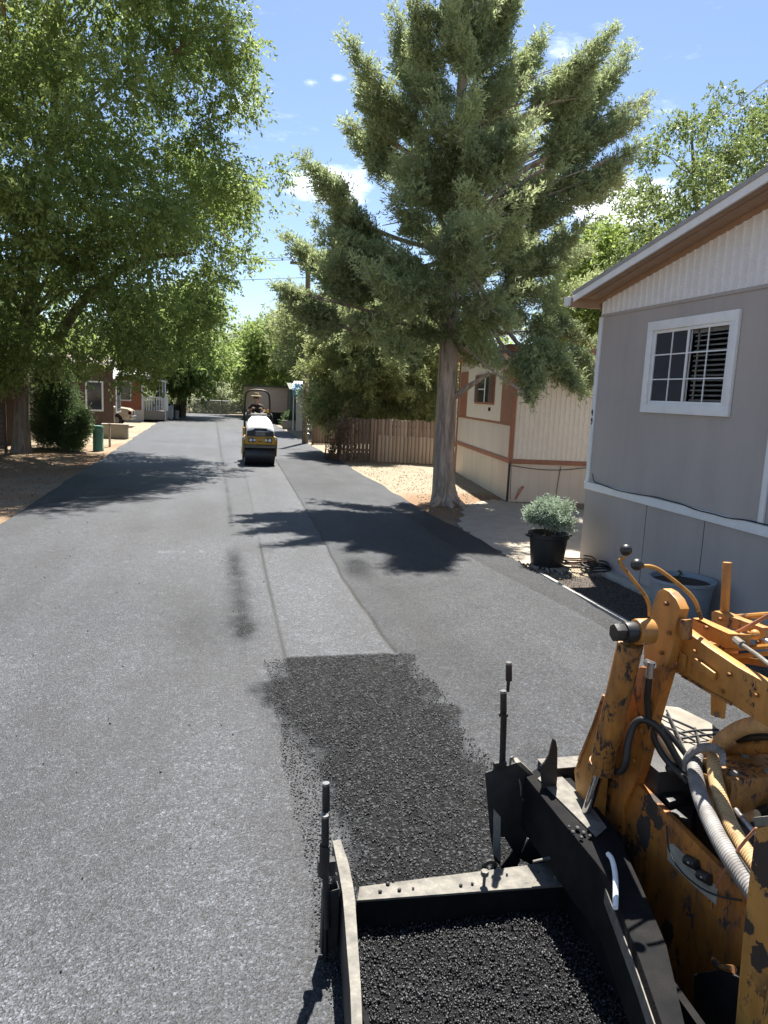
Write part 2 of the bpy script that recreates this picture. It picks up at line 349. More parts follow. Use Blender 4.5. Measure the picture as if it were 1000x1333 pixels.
# ================================================================== GROUND
def ground():
    t = NT('dirt_and_gravel'); at = t.n('ShaderNodeAttribute'); at.attribute_name = 'litter'; at2 = t.n('ShaderNodeAttribute'); at2.attribute_name = 'soil'
    f = t.noise(2.2, 8, .65); f2 = t.noise(38, 5, .7); vo = t.n('ShaderNodeTexVoronoi'); vo.inputs['Scale'].default_value = 55; t.l(t.co(), vo.inputs['Vector'])
    sand = t.mix(t.ramp(f, [(.3, 0.0), (.7, 1.0)]), (.31, .27, .195), (.24, .195, .14)); sand = t.mix(t.math('MULTIPLY', t.ramp(vo.outputs['Color'], [(.2, 0.0), (.9, 1.0)]), .45), sand, (.22, .17, .12))
    lit = t.mix(t.ramp(f2, [(.35, 0.0), (.65, 1.0)]), (.14, .085, .05), (.27, .18, .11)); 
    m = t.math('ADD', at.outputs['Fac'], t.math('MULTIPLY_ADD', f2, .9, -.45)); c = t.mix(t.ramp(m, [(.35, 0.0), (.65, 1.0)]), sand, lit)
    so_ = t.mix(t.ramp(f2, [(.35, 0.0), (.65, 1.0)]), (.045, .038, .032), (.12, .10, .085)); m2 = t.math('ADD', at2.outputs['Fac'], t.math('MULTIPLY_ADD', f2, .8, -.4)); c = t.mix(t.ramp(m2, [(.4, 0.0), (.6, 1.0)]), c, so_)
    t.col(c); t.set(.95, 0, .2); h = t.math('ADD', t.math('MULTIPLY', vo.outputs['Distance'], .5), f2); t.bump(h, .7, .02)
    gx = np.unique(np.concatenate([-np.geomspace(14, 420, 12), np.linspace(-12, 14, 150), np.geomspace(15, 420, 12)])); gy = np.unique(np.concatenate([-np.geomspace(8, 120, 6), np.linspace(-6, 42, 240), np.geomspace(43, 600, 22)]))
    X, Y = np.meshgrid(gx, gy); n1 = fbm(X * 1.1 + 5, Y * 1.1 + 3); near = (np.abs(X) < 14) & (Y < 42)
    Z = -.055 + np.where(near, (n1 - .5) * .045 + (fbm(X * 4, Y * 4) - .5) * .02, 0)
    Z += np.where((X > 4.8) & (X < 9) & (Y > 13), .05 * np.exp(-((X - 5.5) ** 2 + (Y - 16.6) ** 2) / 1.2), 0)
    inroad = (X > -3.75) & (X < 4.9) & (Y > -6) & (Y < 76); Z = np.where(inroad, -.06, np.minimum(Z, -.022))
    d = np.hypot(X - 6.6, (Y - 16.2)); litter = np.clip(1.25 - d / 3.6, 0, 1); litter = np.maximum(litter, np.where(X < -3.6, .62 - .25 * sst(24, 40, Y) + .5 * (n1 - .5), 0))
    litter = np.where((X > 4.7) & (Y > 9.5) & (Y < 19.5), np.maximum(litter, .25), litter); litter = np.where((X > 4.7) & (Y > 19.3) & (Y < 26), litter * .3, litter); litter = np.where((X > 4) & (Y >= 25.6), np.maximum(litter, .5 * sst(25.6, 27, Y) * (Y < 31)), litter)
    soil = np.where((X > 4.6) & (X < 6.4), 1.0, 0) * (1 - sst(9.3, 10.1, Y + .4 * (n1 - .5))) * np.where(Y > -6, 1, 0)
    ny, nx = X.shape; idx = np.arange(nx * ny).reshape(ny, nx); Fq = np.stack([idx[:-1, :-1], idx[:-1, 1:], idx[1:, 1:], idx[1:, :-1]], -1).reshape(-1, 4)
    o = raw_mesh('ground', np.stack([X, Y, Z], -1).reshape(-1, 3), Fq, t.m, smooth=True); tag(o, kind='structure')
    for nm, a in (('litter', litter), ('soil', soil)):
        at_ = o.data.attributes.new(nm, 'FLOAT', 'POINT'); at_.data.foreach_set('value', a.ravel().astype(np.float32))
ground()

# ---- asphalt road: grid carrying how open / dark each lay of the new mat is
def road():
    gy = [-4.0]
    while gy[-1] < 73: y = gy[-1]; gy.append(y + (.05 if 1.5 < y < 9 else max(.06, .011 * y) if y > 0 else .3))
    gy = np.array(gy); gx = np.linspace(-3.62, 4.76, 400); X, Y = np.meshgrid(gx, gy)
    edge = sst(0, 1, X / 8)
    Xw = X.copy(); er = (X > 4.5); Xw = Xw + er * (fbm(Y * .9, Y * 0 + 3) - .5) * .22 * sst(4.5, 4.76, X); el = (X < -3.4); Xw = Xw + el * (fbm(Y * .7, Y * 0 + 8) - .5) * .18
    n1 = fbm(X * .9, Y * .45); n2 = fbm(X * 3.2 + 4, Y * 2.1 + 1); n3 = fbm(X * 9, Y * 9)
    rag = (n2 - .5) * .55 + (n3 - .5) * .35
    # freshly laid loose mat beside the screed
    leftb = .42 + .30 * sst(6.4, 4.2, Y) + rag * .55; rightb = 1.80 + .10 * sst(6.6, 5, Y) + rag * .8 - .12 * sst(4.5, 3.2, Y)
    loose = sst(-.10, .14, Xw - leftb) * sst(-.10, .18, rightb - Xw)
    endY = np.where(X > .72, 6.62, 6.33); loose = loose * (Y < endY) * np.where(X < .72, sst(6.45, 5.9, Y + rag * .8) * .9 + .1 * (Y < 6.3), 1)
    loose = np.maximum(loose, .55 * sst(.62, .78, fbm(X * 1.3 + 7, Y * .9 + 2)) * sst(3.0, 1.8, X) * (Y < 6.5) * (X > -.2))
    # open-textured smears left of the rolled strip
    sm = np.exp(-((X - (.36)) / .14) ** 2) * sst(12.2, 10.6, Y) * sst(6.9, 7.6, Y + rag) * (.35 + .9 * (n2)) ; sm += .55 * np.exp(-((X + .05) / .34) ** 2 - ((Y - 7.7) / .8) ** 2) * n2 * 1.2; sm += .3 * np.exp(-((X + 1.0) / .6) ** 2 - ((Y - 8.4) / 1.3) ** 2) * n2
    sm += .9 * np.exp(-((X - .40 - .05 * (n1 - .5)) / .055) ** 2) * (Y > 13.5) * (Y < 60) * (.1 + n2)
    loose = np.clip(loose + .6 * sm * (.45 + 1.1 * n3), 0, 1)
    tone = .5 + (n1 - .5) * .42 + (n2 - .5) * .16
    seamR = np.interp(Y, [6.6, 9.5, 12.8, 17, 20.8, 26.5], [1.78, 1.765, 1.92, 2.04, 2.15, 2.31]) + .008 * np.sin(Y * 5); seamL = np.interp(Y, [6.4, 8, 10.2, 13.1, 18.2, 23.2], [.70, .72, .76, .83, .94, 1.03])
    strip = sst(-.015, .015, X - seamL) * sst(-.015, .015, seamR - X) * (Y > 6.62) * (Y < 24.5)
    strip = np.maximum(strip, ((X > .34) & (X < .72) & (Y > 6.33) & (Y < 8.9)) * .6)
    tone = tone + .085 * strip * (Y > 6.6); tone = tone + .12 * ((X > .40) & (X < .70) & (Y > 7.95) & (Y < 11.2)) 
    rightm = sst(-.015, .015, X - seamR) ; tone = tone - .02 * rightm * (.7 + .6 * n1) * sst(30, 24, Y); loose = np.maximum(loose, .26 * rightm * (Y < 27) * (.5 + n2)); loose = np.maximum(loose, .75 * np.exp(-((X - seamR - .30) / .28) ** 2 - ((Y - 10.1) / .9) ** 2) * (.5 + n2) * rightm)
    rs = sst(-.02, .02, X - (4.02 + .35 * sst(11.5, 6.5, Y))) * sst(17, 15, Y); tone = tone - .16 * rs; loose = np.maximum(loose, .36 * rs)
    ln = np.exp(-((X - seamR) / .02) ** 2) * (Y > 6.62) * (Y < 30); ln += .8 * np.exp(-((X - seamL) / .018) ** 2) * (Y > 6.33) * (Y < 12); tone = tone - .6 * ln
    ln2 = np.exp(-((Y - 6.62) / .03) ** 2) * (X > .72) * (X < 1.8) + np.exp(-((Y - 6.33) / .03) ** 2) * (X > .42) * (X < .72); tone = tone + .35 * ln2
    tone = tone + .10 * np.exp(-((Y - 13.6) / .05) ** 2) * (X < 0) * -1
    tone = tone + .05 * np.sin(X * 7 + 2 * n1) * .6
    sc_ = np.exp(-((Y - 11.35 - .04 * np.sin(X * 9)) / .05) ** 2) * ((X > -.9) & (X < -.1)) * (n3 > .45) + np.exp(-((Y - 11.2) / .03) ** 2) * ((X > .3) & (X < .62)); tone = tone + .5 * sc_
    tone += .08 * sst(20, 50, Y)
    Zh = np.zeros_like(X) + .026 * loose * (Y < 6.6) * (n3 * .9 + .5 + .5 * (fbm(X * 22, Y * 22) - .5)) + .010 * (X > seamR) * (Y < 30); Zh += .006 * (n1 - .5)
    Zh -= .05 * (sst(4.70, 4.76, X) + sst(-3.56, -3.62, X)) ; Zh += .007 * strip
    t = NT('new_asphalt'); L = t.n('ShaderNodeAttribute'); L.attribute_name = 'loose'; T = t.n('ShaderNodeAttribute'); T.attribute_name = 'tone'
    vo = t.n('ShaderNodeTexVoronoi'); vo.inputs['Scale'].default_value = 115; t.l(t.co(), vo.inputs['Vector'])
    vb = t.n('ShaderNodeTexVoronoi'); vb.inputs['Scale'].default_value = 78; t.l(t.co(), vb.inputs['Vector'])
    sepc = t.n('ShaderNodeSeparateXYZ'); t.l(vo.outputs['Color'], sepc.inputs[0]); sepb = t.n('ShaderNodeSeparateXYZ'); t.l(vb.outputs['Color'], sepb.inputs[0])
    gr = t.noise(150, 3, .7); mid = t.noise(14, 5, .7)
    s1 = t.ramp(sepc.outputs[0], [(0, .004), (.22, .016), (.5, .040), (.85, .060), (1, .15)]); s2 = t.ramp(sepb.outputs[0], [(0, .003), (.5, .007), (.8, .016), (1, .07)])
    s1 = t.mix(t.math('MULTIPLY', mid, .3), s1, (.022, .022, .0235)); md = t.noise(42, 3, .8); s1 = t.mix(t.ramp(md, [(.36, .7), (.5, 0.0)]), s1, (.012, .012, .013)); s1 = t.mix(t.ramp(md, [(.52, 0.0), (.68, .6)]), s1, (.085, .085, .087)); vm = t.n('ShaderNodeTexVoronoi'); vm.inputs['Scale'].default_value = 30; t.l(t.co(), vm.inputs['Vector']); sv_ = t.n('ShaderNodeSeparateXYZ'); t.l(vm.outputs['Color'], sv_.inputs[0]); s1 = t.mix(1, s1, t.ramp(sv_.outputs[1], [(0, .62), (.12, .9), (.8, 1.0), (1, 1.45)]), 'MULTIPLY'); vp = t.n('ShaderNodeTexVoronoi'); vp.inputs['Scale'].default_value = 13; t.l(t.co(), vp.inputs['Vector']); sp_ = t.n('ShaderNodeSeparateXYZ'); t.l(vp.outputs['Color'], sp_.inputs[0]); s1 = t.mix(1, s1, t.ramp(sp_.outputs[2], [(0, .78), (.15, .95), (.85, 1.0), (1, 1.2)]), 'MULTIPLY')
    tint = t.mix(1, s1, (.95, .985, 1.07), 'MULTIPLY')
    tm = t.math('MULTIPLY_ADD', T.outputs['Fac'], 2.0, -.12); c1 = t.n('ShaderNodeVectorMath', operation='SCALE'); t.l(tint, c1.inputs[0]); t.l(tm, c1.inputs['Scale'])
    lm = t.math('ADD', L.outputs['Fac'], t.math('MULTIPLY_ADD', gr, .5, -.25)); lm = t.math('MULTIPLY', lm, t.ramp(L.outputs['Fac'], [(.02, 0.0), (.15, 1.0)]))
    c = t.mix(t.ramp(lm, [(.05, 0.0), (.85, 1.0)]), c1.outputs[0], s2); c = t.mix(1, c, (.93, .98, 1.05), 'MULTIPLY'); t.col(c)
    t.set(.6, 0, .4); t.l(t.ramp(L.outputs['Fac'], [(0, .40), (.6, .12)]), t.p.inputs['Specular IOR Level']); h = t.math('ADD', t.math('MULTIPLY', vo.outputs['Distance'], .6), t.math('MULTIPLY', t.math('MULTIPLY', vb.outputs['Distance'], L.outputs['Fac']), 2.2)); h = t.math('ADD', h, t.math('MULTIPLY', gr, .3)); t.bump(h, .6, .010)
    ny, nx = X.shape; idx = np.arange(nx * ny).reshape(ny, nx); Fq = np.stack([idx[:-1, :-1], idx[:-1, 1:], idx[1:, 1:], idx[1:, :-1]], -1).reshape(-1, 4)
    o = raw_mesh('road', np.stack([Xw, Y, Zh], -1).reshape(-1, 3), Fq, t.m, smooth=True); tag(o, kind='structure')
    for nm, a in (('loose', loose), ('tone', tone)):
        at_ = o.data.attributes.new(nm, 'FLOAT', 'POINT'); at_.data.foreach_set('value', a.ravel().astype(np.float32))
road()
def grains(name, P, size, mat):
    """small angular stones, each an octahedron pushed out of shape"""
    n = len(P); o8 = np.array([[1, 0, 0], [-1, 0, 0], [0, 1, 0], [0, -1, 0], [0, 0, 1], [0, 0, -1]], float)
    f8 = np.array([[0, 2, 4], [2, 1, 4], [1, 3, 4], [3, 0, 4], [2, 0, 5], [1, 2, 5], [3, 1, 5], [0, 3, 5]])
    q = rng.normal(size=(n, 4)); q /= np.linalg.norm(q, axis=1)[:, None]; w, x, y, z = q.T
    Rm = np.stack([1 - 2 * (y * y + z * z), 2 * (x * y - z * w), 2 * (x * z + y * w), 2 * (x * y + z * w), 1 - 2 * (x * x + z * z), 2 * (y * z - x * w), 2 * (x * z - y * w), 2 * (y * z + x * w), 1 - 2 * (x * x + y * y)], -1).reshape(n, 3, 3)
    V = o8[None] * (size[:, None, None] * rng.uniform(.55, 1.25, (n, 6, 1))); V = np.einsum('nij,nkj->nki', Rm, V) + P[:, None]
    Fq = (f8[None] + (np.arange(n) * 6)[:, None, None]).reshape(-1, 3); return raw_mesh(name, V.reshape(-1, 3), Fq, mat, tone=np.repeat(rng.random(n), 6))
def stone_mat(name, lo, hi, rough=.5):
    t = NT(name); a = t.n('ShaderNodeAttribute'); a.attribute_name = 'tone'; c = t.ramp(a.outputs['Fac'], [(0, lo), (.7, tuple(l * .6 + h * .2 for l, h in zip(lo, hi))), (1, hi)]); t.col(c); t.set(rough, 0, .5); t.bump(t.noise(120, 3), .4, .003); return t.m
MT['asph_grain'] = stone_mat('asphalt_grain', (.006, .006, .007), (.07, .07, .074)); MT['crumb'] = stone_mat('gravel_stone', (.18, .14, .10), (.5, .45, .36), .9)

# concrete strip along the right edge of the new mat
mb = MB(); ys = np.arange(2.0, 10.2, .55)
for a, b in zip(ys, ys[1:]):
    j = (random.random() - .5) * .03; mb.box((4.745 + j * .3, a, -.05), (4.80 + j, b - .004, .012 + random.random() * .006))
tag(mb.build('edge_strip', 'concrete', bevel=.004), kind='structure')
# pale driveway by the juniper
t = NT('driveway_gravel'); f = t.noise(3, 7, .65); v = t.n('ShaderNodeTexVoronoi'); v.inputs['Scale'].default_value = 60; t.l(t.co(), v.inputs['Vector'])
c = t.mix(t.ramp(f, [(.35, 0.0), (.65, 1.0)]), (.34, .29, .215), (.25, .205, .15)); c = t.mix(t.math('MULTIPLY', v.outputs['Color'], .35), c, (.45, .42, .37)); t.col(c); t.set(.9); t.bump(v.outputs['Distance'], .5, .01)
P = pxZ([(606, 655), (640, 650), (700, 656), (762, 662), (775, 700), (757, 728), (742, 744), (712, 740), (668, 728), (628, 704), (598, 684)], 0); V = np.array(P); V[:, 2] = -.012
cc = V.mean(0); ring = []
for k in range(len(V)):
    a, b = V[k], V[(k + 1) % len(V)]
    for s in np.linspace(0, 1, 19)[:-1]: p = a * (1 - s) + b * s; r_ = p - cc; ring.append(cc + r_ * (1 + (random.random() - .5) * .09))
ring = np.array(ring); ring[:, 2] = -.012
mb = MB(); mb.prism([tuple(p) for p in ring], (0, 0, -.03)); tag(mb.build('driveway', t.m, smooth=False), kind='structure')

# ================================================================== FOLIAGE
def inside(poly, x, y):
    poly = np.asarray(poly, float); r = np.zeros(len(x), bool); n = len(poly)
    for i in range(n):
        x1, y1 = poly[i]; x2, y2 = poly[(i + 1) % n]
        c = ((y1 > y) != (y2 > y)) & (x < (x2 - x1) * (y - y1) / (y2 - y1 + 1e-12) + x1); r ^= c
    return r
def edist(poly, x, y):
    poly = np.asarray(poly, float); d = np.full(len(x), 1e9); n = len(poly)
    for i in range(n):
        a = poly[i]; b = poly[(i + 1) % n]; ab = b - a; t = np.clip(((x - a[0]) * ab[0] + (y - a[1]) * ab[1]) / (ab @ ab + 1e-9), 0, 1)
        d = np.minimum(d, np.hypot(x - a[0] - t * ab[0], y - a[1] - t * ab[1]))
    return d
def proj_many(px, py, Y):
    v = np.stack([px - 500.0, -(py - 666.5), np.full(len(px), -F)], -1) @ R.T; return CAMP + v * (Y / v[:, 1])[:, None]
def leaves(C, D, L, Wd, bend=.15):
    n = len(C); D = D / np.linalg.norm(D, axis=1)[:, None]; rv = rng.normal(size=(n, 3)); S = np.cross(D, rv); S /= np.linalg.norm(S, axis=1)[:, None] + 1e-9; N = np.cross(D, S)
    L = L[:, None]; Wd = Wd[:, None]; V = np.stack([C, C + D * L * .45 + S * Wd * .5 + N * L * bend, C + D * L, C + D * L * .45 - S * Wd * .5 + N * L * bend], 1)
    return V.reshape(-1, 3), np.arange(n * 4).reshape(n, 4)
def crown_mesh(centers, radii, n_twigs, per, leaf, twig, mat, parent, droop=.35, out=.6, axis=None, aspect=.5, up=0.0, tonebias=None, name='crown', squash=.75, cdir=None, cw=1.0, tn=None):
    """clumps of twigs, each twig carrying single leaves"""
    NC = len(centers); nt_ = (n_twigs * (radii / radii.mean()) ** 2).astype(int) + 1; ci = np.repeat(np.arange(NC), nt_)
    d = rng.normal(size=(len(ci), 3)); d /= np.linalg.norm(d, axis=1)[:, None]; r = radii[ci] * rng.random(len(ci)) ** .45; P = centers[ci] + d * r[:, None] * np.array([1, 1, squash])
    td = d * out + rng.normal(size=d.shape) * .5; td[:, 2] += up - droop
    if cdir is not None: td += cdir[ci] * cw
    if axis is not None:
        o_ = centers[ci] - axis(centers[ci][:, 2]); o_[:, 2] = 0; o_ /= np.linalg.norm(o_, axis=1)[:, None] + .3; td += o_ * .6
    td /= np.linalg.norm(td, axis=1)[:, None]; tw = twig * rng.uniform(.5, 1.3, len(ci)); ti = np.repeat(np.arange(len(ci)), per); s = rng.random(len(ti))
    C = P[ti] + td[ti] * (tw[ti] * s)[:, None]; C[:, 2] -= .25 * tw[ti] * s ** 2 * droop * 2; C += rng.normal(size=C.shape) * leaf * .25
    D = td[ti] * .8 + rng.normal(size=C.shape) * .65; D[:, 2] -= droop * .6 - up * .6; L = leaf * rng.uniform(.45, 1.4, len(ti)); V, Fq = leaves(C, D, L, L * aspect * rng.uniform(.7, 1.2, len(ti)))
    ct = (rng.random(NC) * .5 + .1) if tn is None else tn; tone = np.clip(ct[ci][ti] + rng.random(len(ci))[ti] * .25 + rng.random(len(ti)) * .28, 0, 1)
    return raw_mesh(name, V, Fq, mat, parent, tone=np.repeat(tone, 4)), P, ci
def tree(name, label, cat, base, poly, Y0, D, n_cl, rad, n_twigs, per, leaf, twig, mat, trunk, bmat='bark_dark', group=None, droop=.35, limbs=18, aspect=.5, up=0.0, extra=None, tips=None, Yslope=0.0, plume=None, limbr=.34):
    """poly: crown outline (photo pixels at distance Y0); clump centres fill it through a depth of +-D metres"""
    base = Vector(base); root = thing(name, label, cat, base, group); poly = np.asarray(poly, float); lo = poly.min(0); hi = poly.max(0)
    px = rng.uniform(lo[0], hi[0], n_cl * 8); py = rng.uniform(lo[1], hi[1], n_cl * 8); k = inside(poly, px, py); px, py = px[k], py[k]; ed = edist(poly, px, py); rp = rad * F / Y0
    k = ed > rp * .35 * rng.random(len(px)); px, py, ed = px[k][:n_cl], py[k][:n_cl], ed[k][:n_cl]
    rel = np.clip(ed / (D * F / Y0), 0, 1); dep = Y0 + D * np.sqrt(1 - (1 - rel) ** 2) * rng.uniform(-1, 1, len(px)) + Yslope * (px - poly[:, 0].mean()) * Y0 / F
    Cn = proj_many(px, py, dep); Cn = Cn[Cn[:, 2] > .5 * rad]; Rr = rad * rng.uniform(.6, 1.3, len(Cn))
    if tips is not None:
        tc_, tr_ = tips[0], tips[1]; Cn = np.vstack([Cn, tc_]); Rr = np.concatenate([Rr, tr_])
    tp = [Vector(p) for p in trunk[0]]; tr = trunk[1]
    def axis(z):
        zz = np.array([p.z for p in tp]); return np.stack([np.interp(z, zz, [p.x for p in tp]), np.interp(z, zz, [p.y for p in tp]), z], -1)
    cd = None; tn = None
    if plume:
        L_, k_, up_ = plume; nb = len(Cn) if tips is None else len(Cn) - len(tips[0]); B = Cn[:nb]; o_ = B - axis(B[:, 2]); o_[:, 2] = 0; o_ /= np.linalg.norm(o_, axis=1)[:, None] + .2
        dd = o_ + rng.normal(size=B.shape) * .35; low = sst(6.5, 3.0, B[:, 2]); dd[:, 2] = up_ * (1 - 1.3 * low) + rng.normal(size=nb) * .25; dd /= np.linalg.norm(dd, axis=1)[:, None]; ln_ = L_ * rng.uniform(.6, 1.3, nb); t0 = rng.random(nb) * .55 + .08
        CC = [B + dd * (ln_ * (s - .45))[:, None] + np.array([0, 0, -.12]) * (s ** 2) for s in np.linspace(0, 1, k_)]; RR = [Rr[:nb] * (1 - .78 * s) for s in np.linspace(0, 1, k_)]
        TT = [np.clip(t0 - .10 + .22 * s, 0, 1) for s in np.linspace(0, 1, k_)]; Cq, Rq, Dq, Tq = np.vstack(CC), np.concatenate(RR), np.vstack([dd] * k_), np.concatenate(TT)
        if tips is not None: Cq = np.vstack([Cq, tips[0]]); Rq = np.concatenate([Rq, tips[1]]); Dq = np.vstack([Dq, tips[2]]); Tq = np.concatenate([Tq, rng.random(len(tips[0])) * .5 + .1])
        crown_mesh(Cq, Rq, n_twigs, per, leaf, twig, mat, root, droop, axis=None, aspect=aspect, up=up, cdir=Dq, cw=1.1, tn=Tq)
    else: crown_mesh(Cn, Rr, n_twigs, per, leaf, twig, mat, root, droop, axis=axis, aspect=aspect, up=up)
    mb = MB(); mb.tube([tuple(p) for p in tp], tr, 14, 2)
    if extra: 
        for pts, rr in extra: mb.tube(pts, rr, 9, 2)
    mb.build('trunk', bmat, root)
    if limbs:
        sel = rng.permutation(len(Cn))[:limbs]; zt = tp[-1].z; z0 = tp[0].z
        for i in sel:
            mb = MB(); c = Cn[i]; zb = max(z0 + .30 * (zt - z0), min(zt * .97, c[2] - np.hypot(c[0] - base.x, c[1] - base.y) * .5)); a = axis(np.array([zb]))[0]; rb = np.interp(zb, [p.z for p in tp], tr)
            m_ = (a + c) / 2 + np.array([0, 0, (.02 if plume else .13) * np.linalg.norm(c - a)]) + rng.normal(size=3) * (.05 if plume else .15); mb.tube([a, (a + m_) / 2 + rng.normal(size=3) * .08, m_, c], [rb * limbr, rb * limbr * .8, rb * limbr * .5, .010], 7, 1)
            for q in range(3):
                e = c + rng.normal(size=3) * Rr[i] * .7; mb.tube([m_ * .4 + c * .6, (m_ * .2 + c * .4 + e * .4), e], [rb * .14, rb * .09, .008], 5, 1)
            mb.build('limb', bmat, root)
    return root

# ================================================================== GREY HOUSE (gable end faces the road)
HX = 5.97; HY1 = 10.74; HY0 = 1.6
def ribbed_x(mb, X, y0, y1, z0, ztop, pitch, depth, out=-1):
    """ribbed sheet in the plane x = X with top edge ztop(y)"""
    y = y0; prof = []
    while y < y1: prof += [(y, 0), (y + pitch * .62, 0), (y + pitch * .72, depth), (y + pitch * .90, depth)]; y += pitch
    prof = [(min(a, y1), b) for a, b in prof] + [(y1, 0)]; vs = []
    for a, b in prof: vs.append((mb.bm.verts.new((X + out * b, a, z0)), mb.bm.verts.new((X + out * b, a, ztop(a)))))
    for (a, b), (c, d) in zip(vs, vs[1:]):
        if (a.co - c.co).length > 1e-6: mb.bm.faces.new((a, c, d, b))
def grey_house():
    r = thing('mobile_home', 'grey mobile home with white trimmed window, gable end facing the road', 'house', (HX, HY1, 0))
    mb = MB(); mb.box((HX, HY0, 1.20), (HX + 16, HY1, 3.895)); mb.build('wall', 'grey_wall', r)
    mb = MB(); mb.box((HX - .012, HY0, -.2), (HX + 16, HY1 + .012, 1.145)); mb.build('skirting', 'grey_skirt', r)
    ridge = 6.15; pk = 4.14 + (HY1 - ridge) * .185
    zt = lambda y: 4.10 + (HY1 - y) * .185 if y > ridge else 4.10 + (HY1 - ridge) * .185 - (ridge - y) * .185
    mb = MB(); ribbed_x(mb, HX - .004, HY0, HY1, 3.90, zt, .145, .016); 
    o = mb.build('gable_panel', 'gable_white', r, smooth=False)
    mb = MB(); mb.prism([(HX + .02, HY0, 3.90), (HX + .02, HY1, 3.90), (HX + .02, HY1, zt(HY1)), (HX + .02, ridge, zt(ridge)), (HX + .02, HY0, zt(HY0))], (15.9, 0, 0)); mb.build('gable_core', 'gable_white', r, smooth=False)
    mb = MB(); mb.box((HX - .018, HY0, 3.86), (HX - .002, HY1 + .002, 3.905)); mb.build('gable_flashing', 'grey_wall', r, bevel=.003)
    # roof: sheet with brown boarded soffit and grey fascia overhanging the road side
    for s, (ya, yb) in enumerate(((ridge, HY1 + .12), (HY0 - .3, ridge))):
        za, zb = zt(ridge) + .1, zt(ridge) + .1 - abs(yb - ya) * .185
        if s: ya, yb = yb, ya
        ov = HX - .47
        def quad(x0, x1, zo, th): return [(x0, ya, za + zo), (x0, yb, zb + zo), (x1, yb, zb + zo), (x1, ya, za + zo)]
        mb = MB(); mb.prism(quad(ov + .03, HX + 16.2, -.045, 0), (0, 0, .05)); mb.build('soffit', 'soffit', r, smooth=False)
        mb = MB(); mb.prism(quad(ov - .01, HX + 16.3, .008, 0), (0, 0, .035)); mb.build('roof', 'roof_grey', r, smooth=False)
        mb = MB(); mb.prism([(ov, ya, za - .10), (ov, yb, zb - .10), (ov, yb, zb + .005), (ov, ya, za + .005)], (.026, 0, 0)); mb.build('fascia', 'white_trim', r, smooth=False)
        mb = MB(); mb.prism([(ov - .014, ya, za - .005), (ov - .014, yb, zb - .005), (ov - .014, yb, zb + .05), (ov - .014, ya, za + .05)], (.012, 0, 0)); mb.build('drip_edge', 'roof_grey', r, smooth=False)
        mb = MB(); mb.prism([(HX - .03, ya, za - .11), (HX - .03, yb, zb - .11), (HX - .03, yb, zb - .045), (HX - .03, ya, za - .045)], (.022, 0, 0)); mb.build('rake_trim', 'soffit', r, smooth=False)
        mb = MB(); mb.prism([(HX - .25, ya, za - .056), (HX - .25, yb, zb - .056), (HX - .25, yb, zb - .046), (HX - .25, ya, za - .046)], (.03, 0, 0)); mb.build('soffit_batten', 'soffit', r, smooth=False)
    ze = zt(HY1)
    mb = MB(); mb.box((HX - .50, HY1 + .10, ze - .09), (HX + 16, HY1 + .21, ze + .05)); mb.build('gutter', 'soffit', r, bevel=.01)
    mb = MB(); mb.box((HX - .56, HY1 + .09, ze - .085), (HX - .502, HY1 + .22, ze + .055)); mb.build('gutter_cap', 'white_trim', r, bevel=.01)
    mb = MB(); mb.box((HX - .03, HY1 - .075, 1.27), (HX - .002, HY1 + .02, 3.86)); mb.build('corner_trim', 'white_trim', r, bevel=.003)
    mb = MB(); mb.box((HX - .03, 6.78, 1.27), (HX - .002, 6.86, 3.86)); mb.build('corner_trim', 'white_trim', r, bevel=.003)
    mb = MB(); mb.box((HX - .035, HY0, 1.15), (HX - .004, HY1 + .03, 1.268)); mb.build('belt_trim', 'white_trim', r, bevel=.003)
    for y, z0, z1, w in ((9.0, -.1, 1.15, .0015), (7.75, -.1, 1.15, .003), (6.5, -.1, 1.15, .0015)):
        if z1 - z0 > .1: mb = MB(); mb.box((HX - .016, y - w, z0), (HX - .0005, y + w, z1)); mb.build('panel_joint', 'black_steel', r, smooth=False)
    # window
    y0, y1, z0, z1 = 7.53, 9.365, 2.43, 3.67; w = MB(); X0, X1 = HX - .045, HX - .003; t_ = .125
    w.box((X0, y0, z0), (X1, y1, z0 + t_)); w.box((X0, y0, z1 - t_), (X1, y1, z1)); w.box((X0, y0, z0 + t_), (X1, y0 + t_, z1 - t_)); w.box((X0, y1 - t_, z0 + t_), (X1, y1, z1 - t_)); win = w.build('window', 'white_trim', r, bevel=.004)
    a0, a1, b0, b1 = y0 + t_, y1 - t_, z0 + t_, z1 - t_; ym = (a0 + a1) / 2
    for i, (p, q, xo) in enumerate(((a0, ym + .03, .0), (ym - .03, a1, .018))):
        s = MB(); xa, xb = HX - .028 + xo, HX - .006 + xo; f = .04
        s.box((xa, p, b0), (xb, q, b0 + f)); s.box((xa, p, b1 - f), (xb, q, b1)); s.box((xa, p, b0 + f), (xb, p + f, b1 - f)); s.box((xa, q - f, b0 + f), (xb, q, b1 - f)); s.build('sash', 'white_trim', win, bevel=.003)
        m = MB(); mid = (p + q) / 2; h = b1 - b0
        m.box((xa + .006, mid - .008, b0 + f), (xb - .004, mid + .008, b1 - f)); 
        for k in (1, 2): m.box((xa + .005, p + f, b0 + h * k / 3 - .008), (xb - .005, q - f, b0 + h * k / 3 + .008))
        m.build('muntin', 'white_trim', win)
        g = MB(); g.box((xb - .004, p + f, b0 + f), (xb - .001, q - f, b1 - f)); g.build('pane', MT['screen'] if i else MT['clear_glass'], win, smooth=False)
    bl = MB(); z = b0 + .05
    while z < b1 - .03: bl.box((HX + .03, a0 + .02, z), (HX + .034, ym - .06, z + .022), tilt=Matrix.Rotation(.5, 4, 'Y')); z += .062
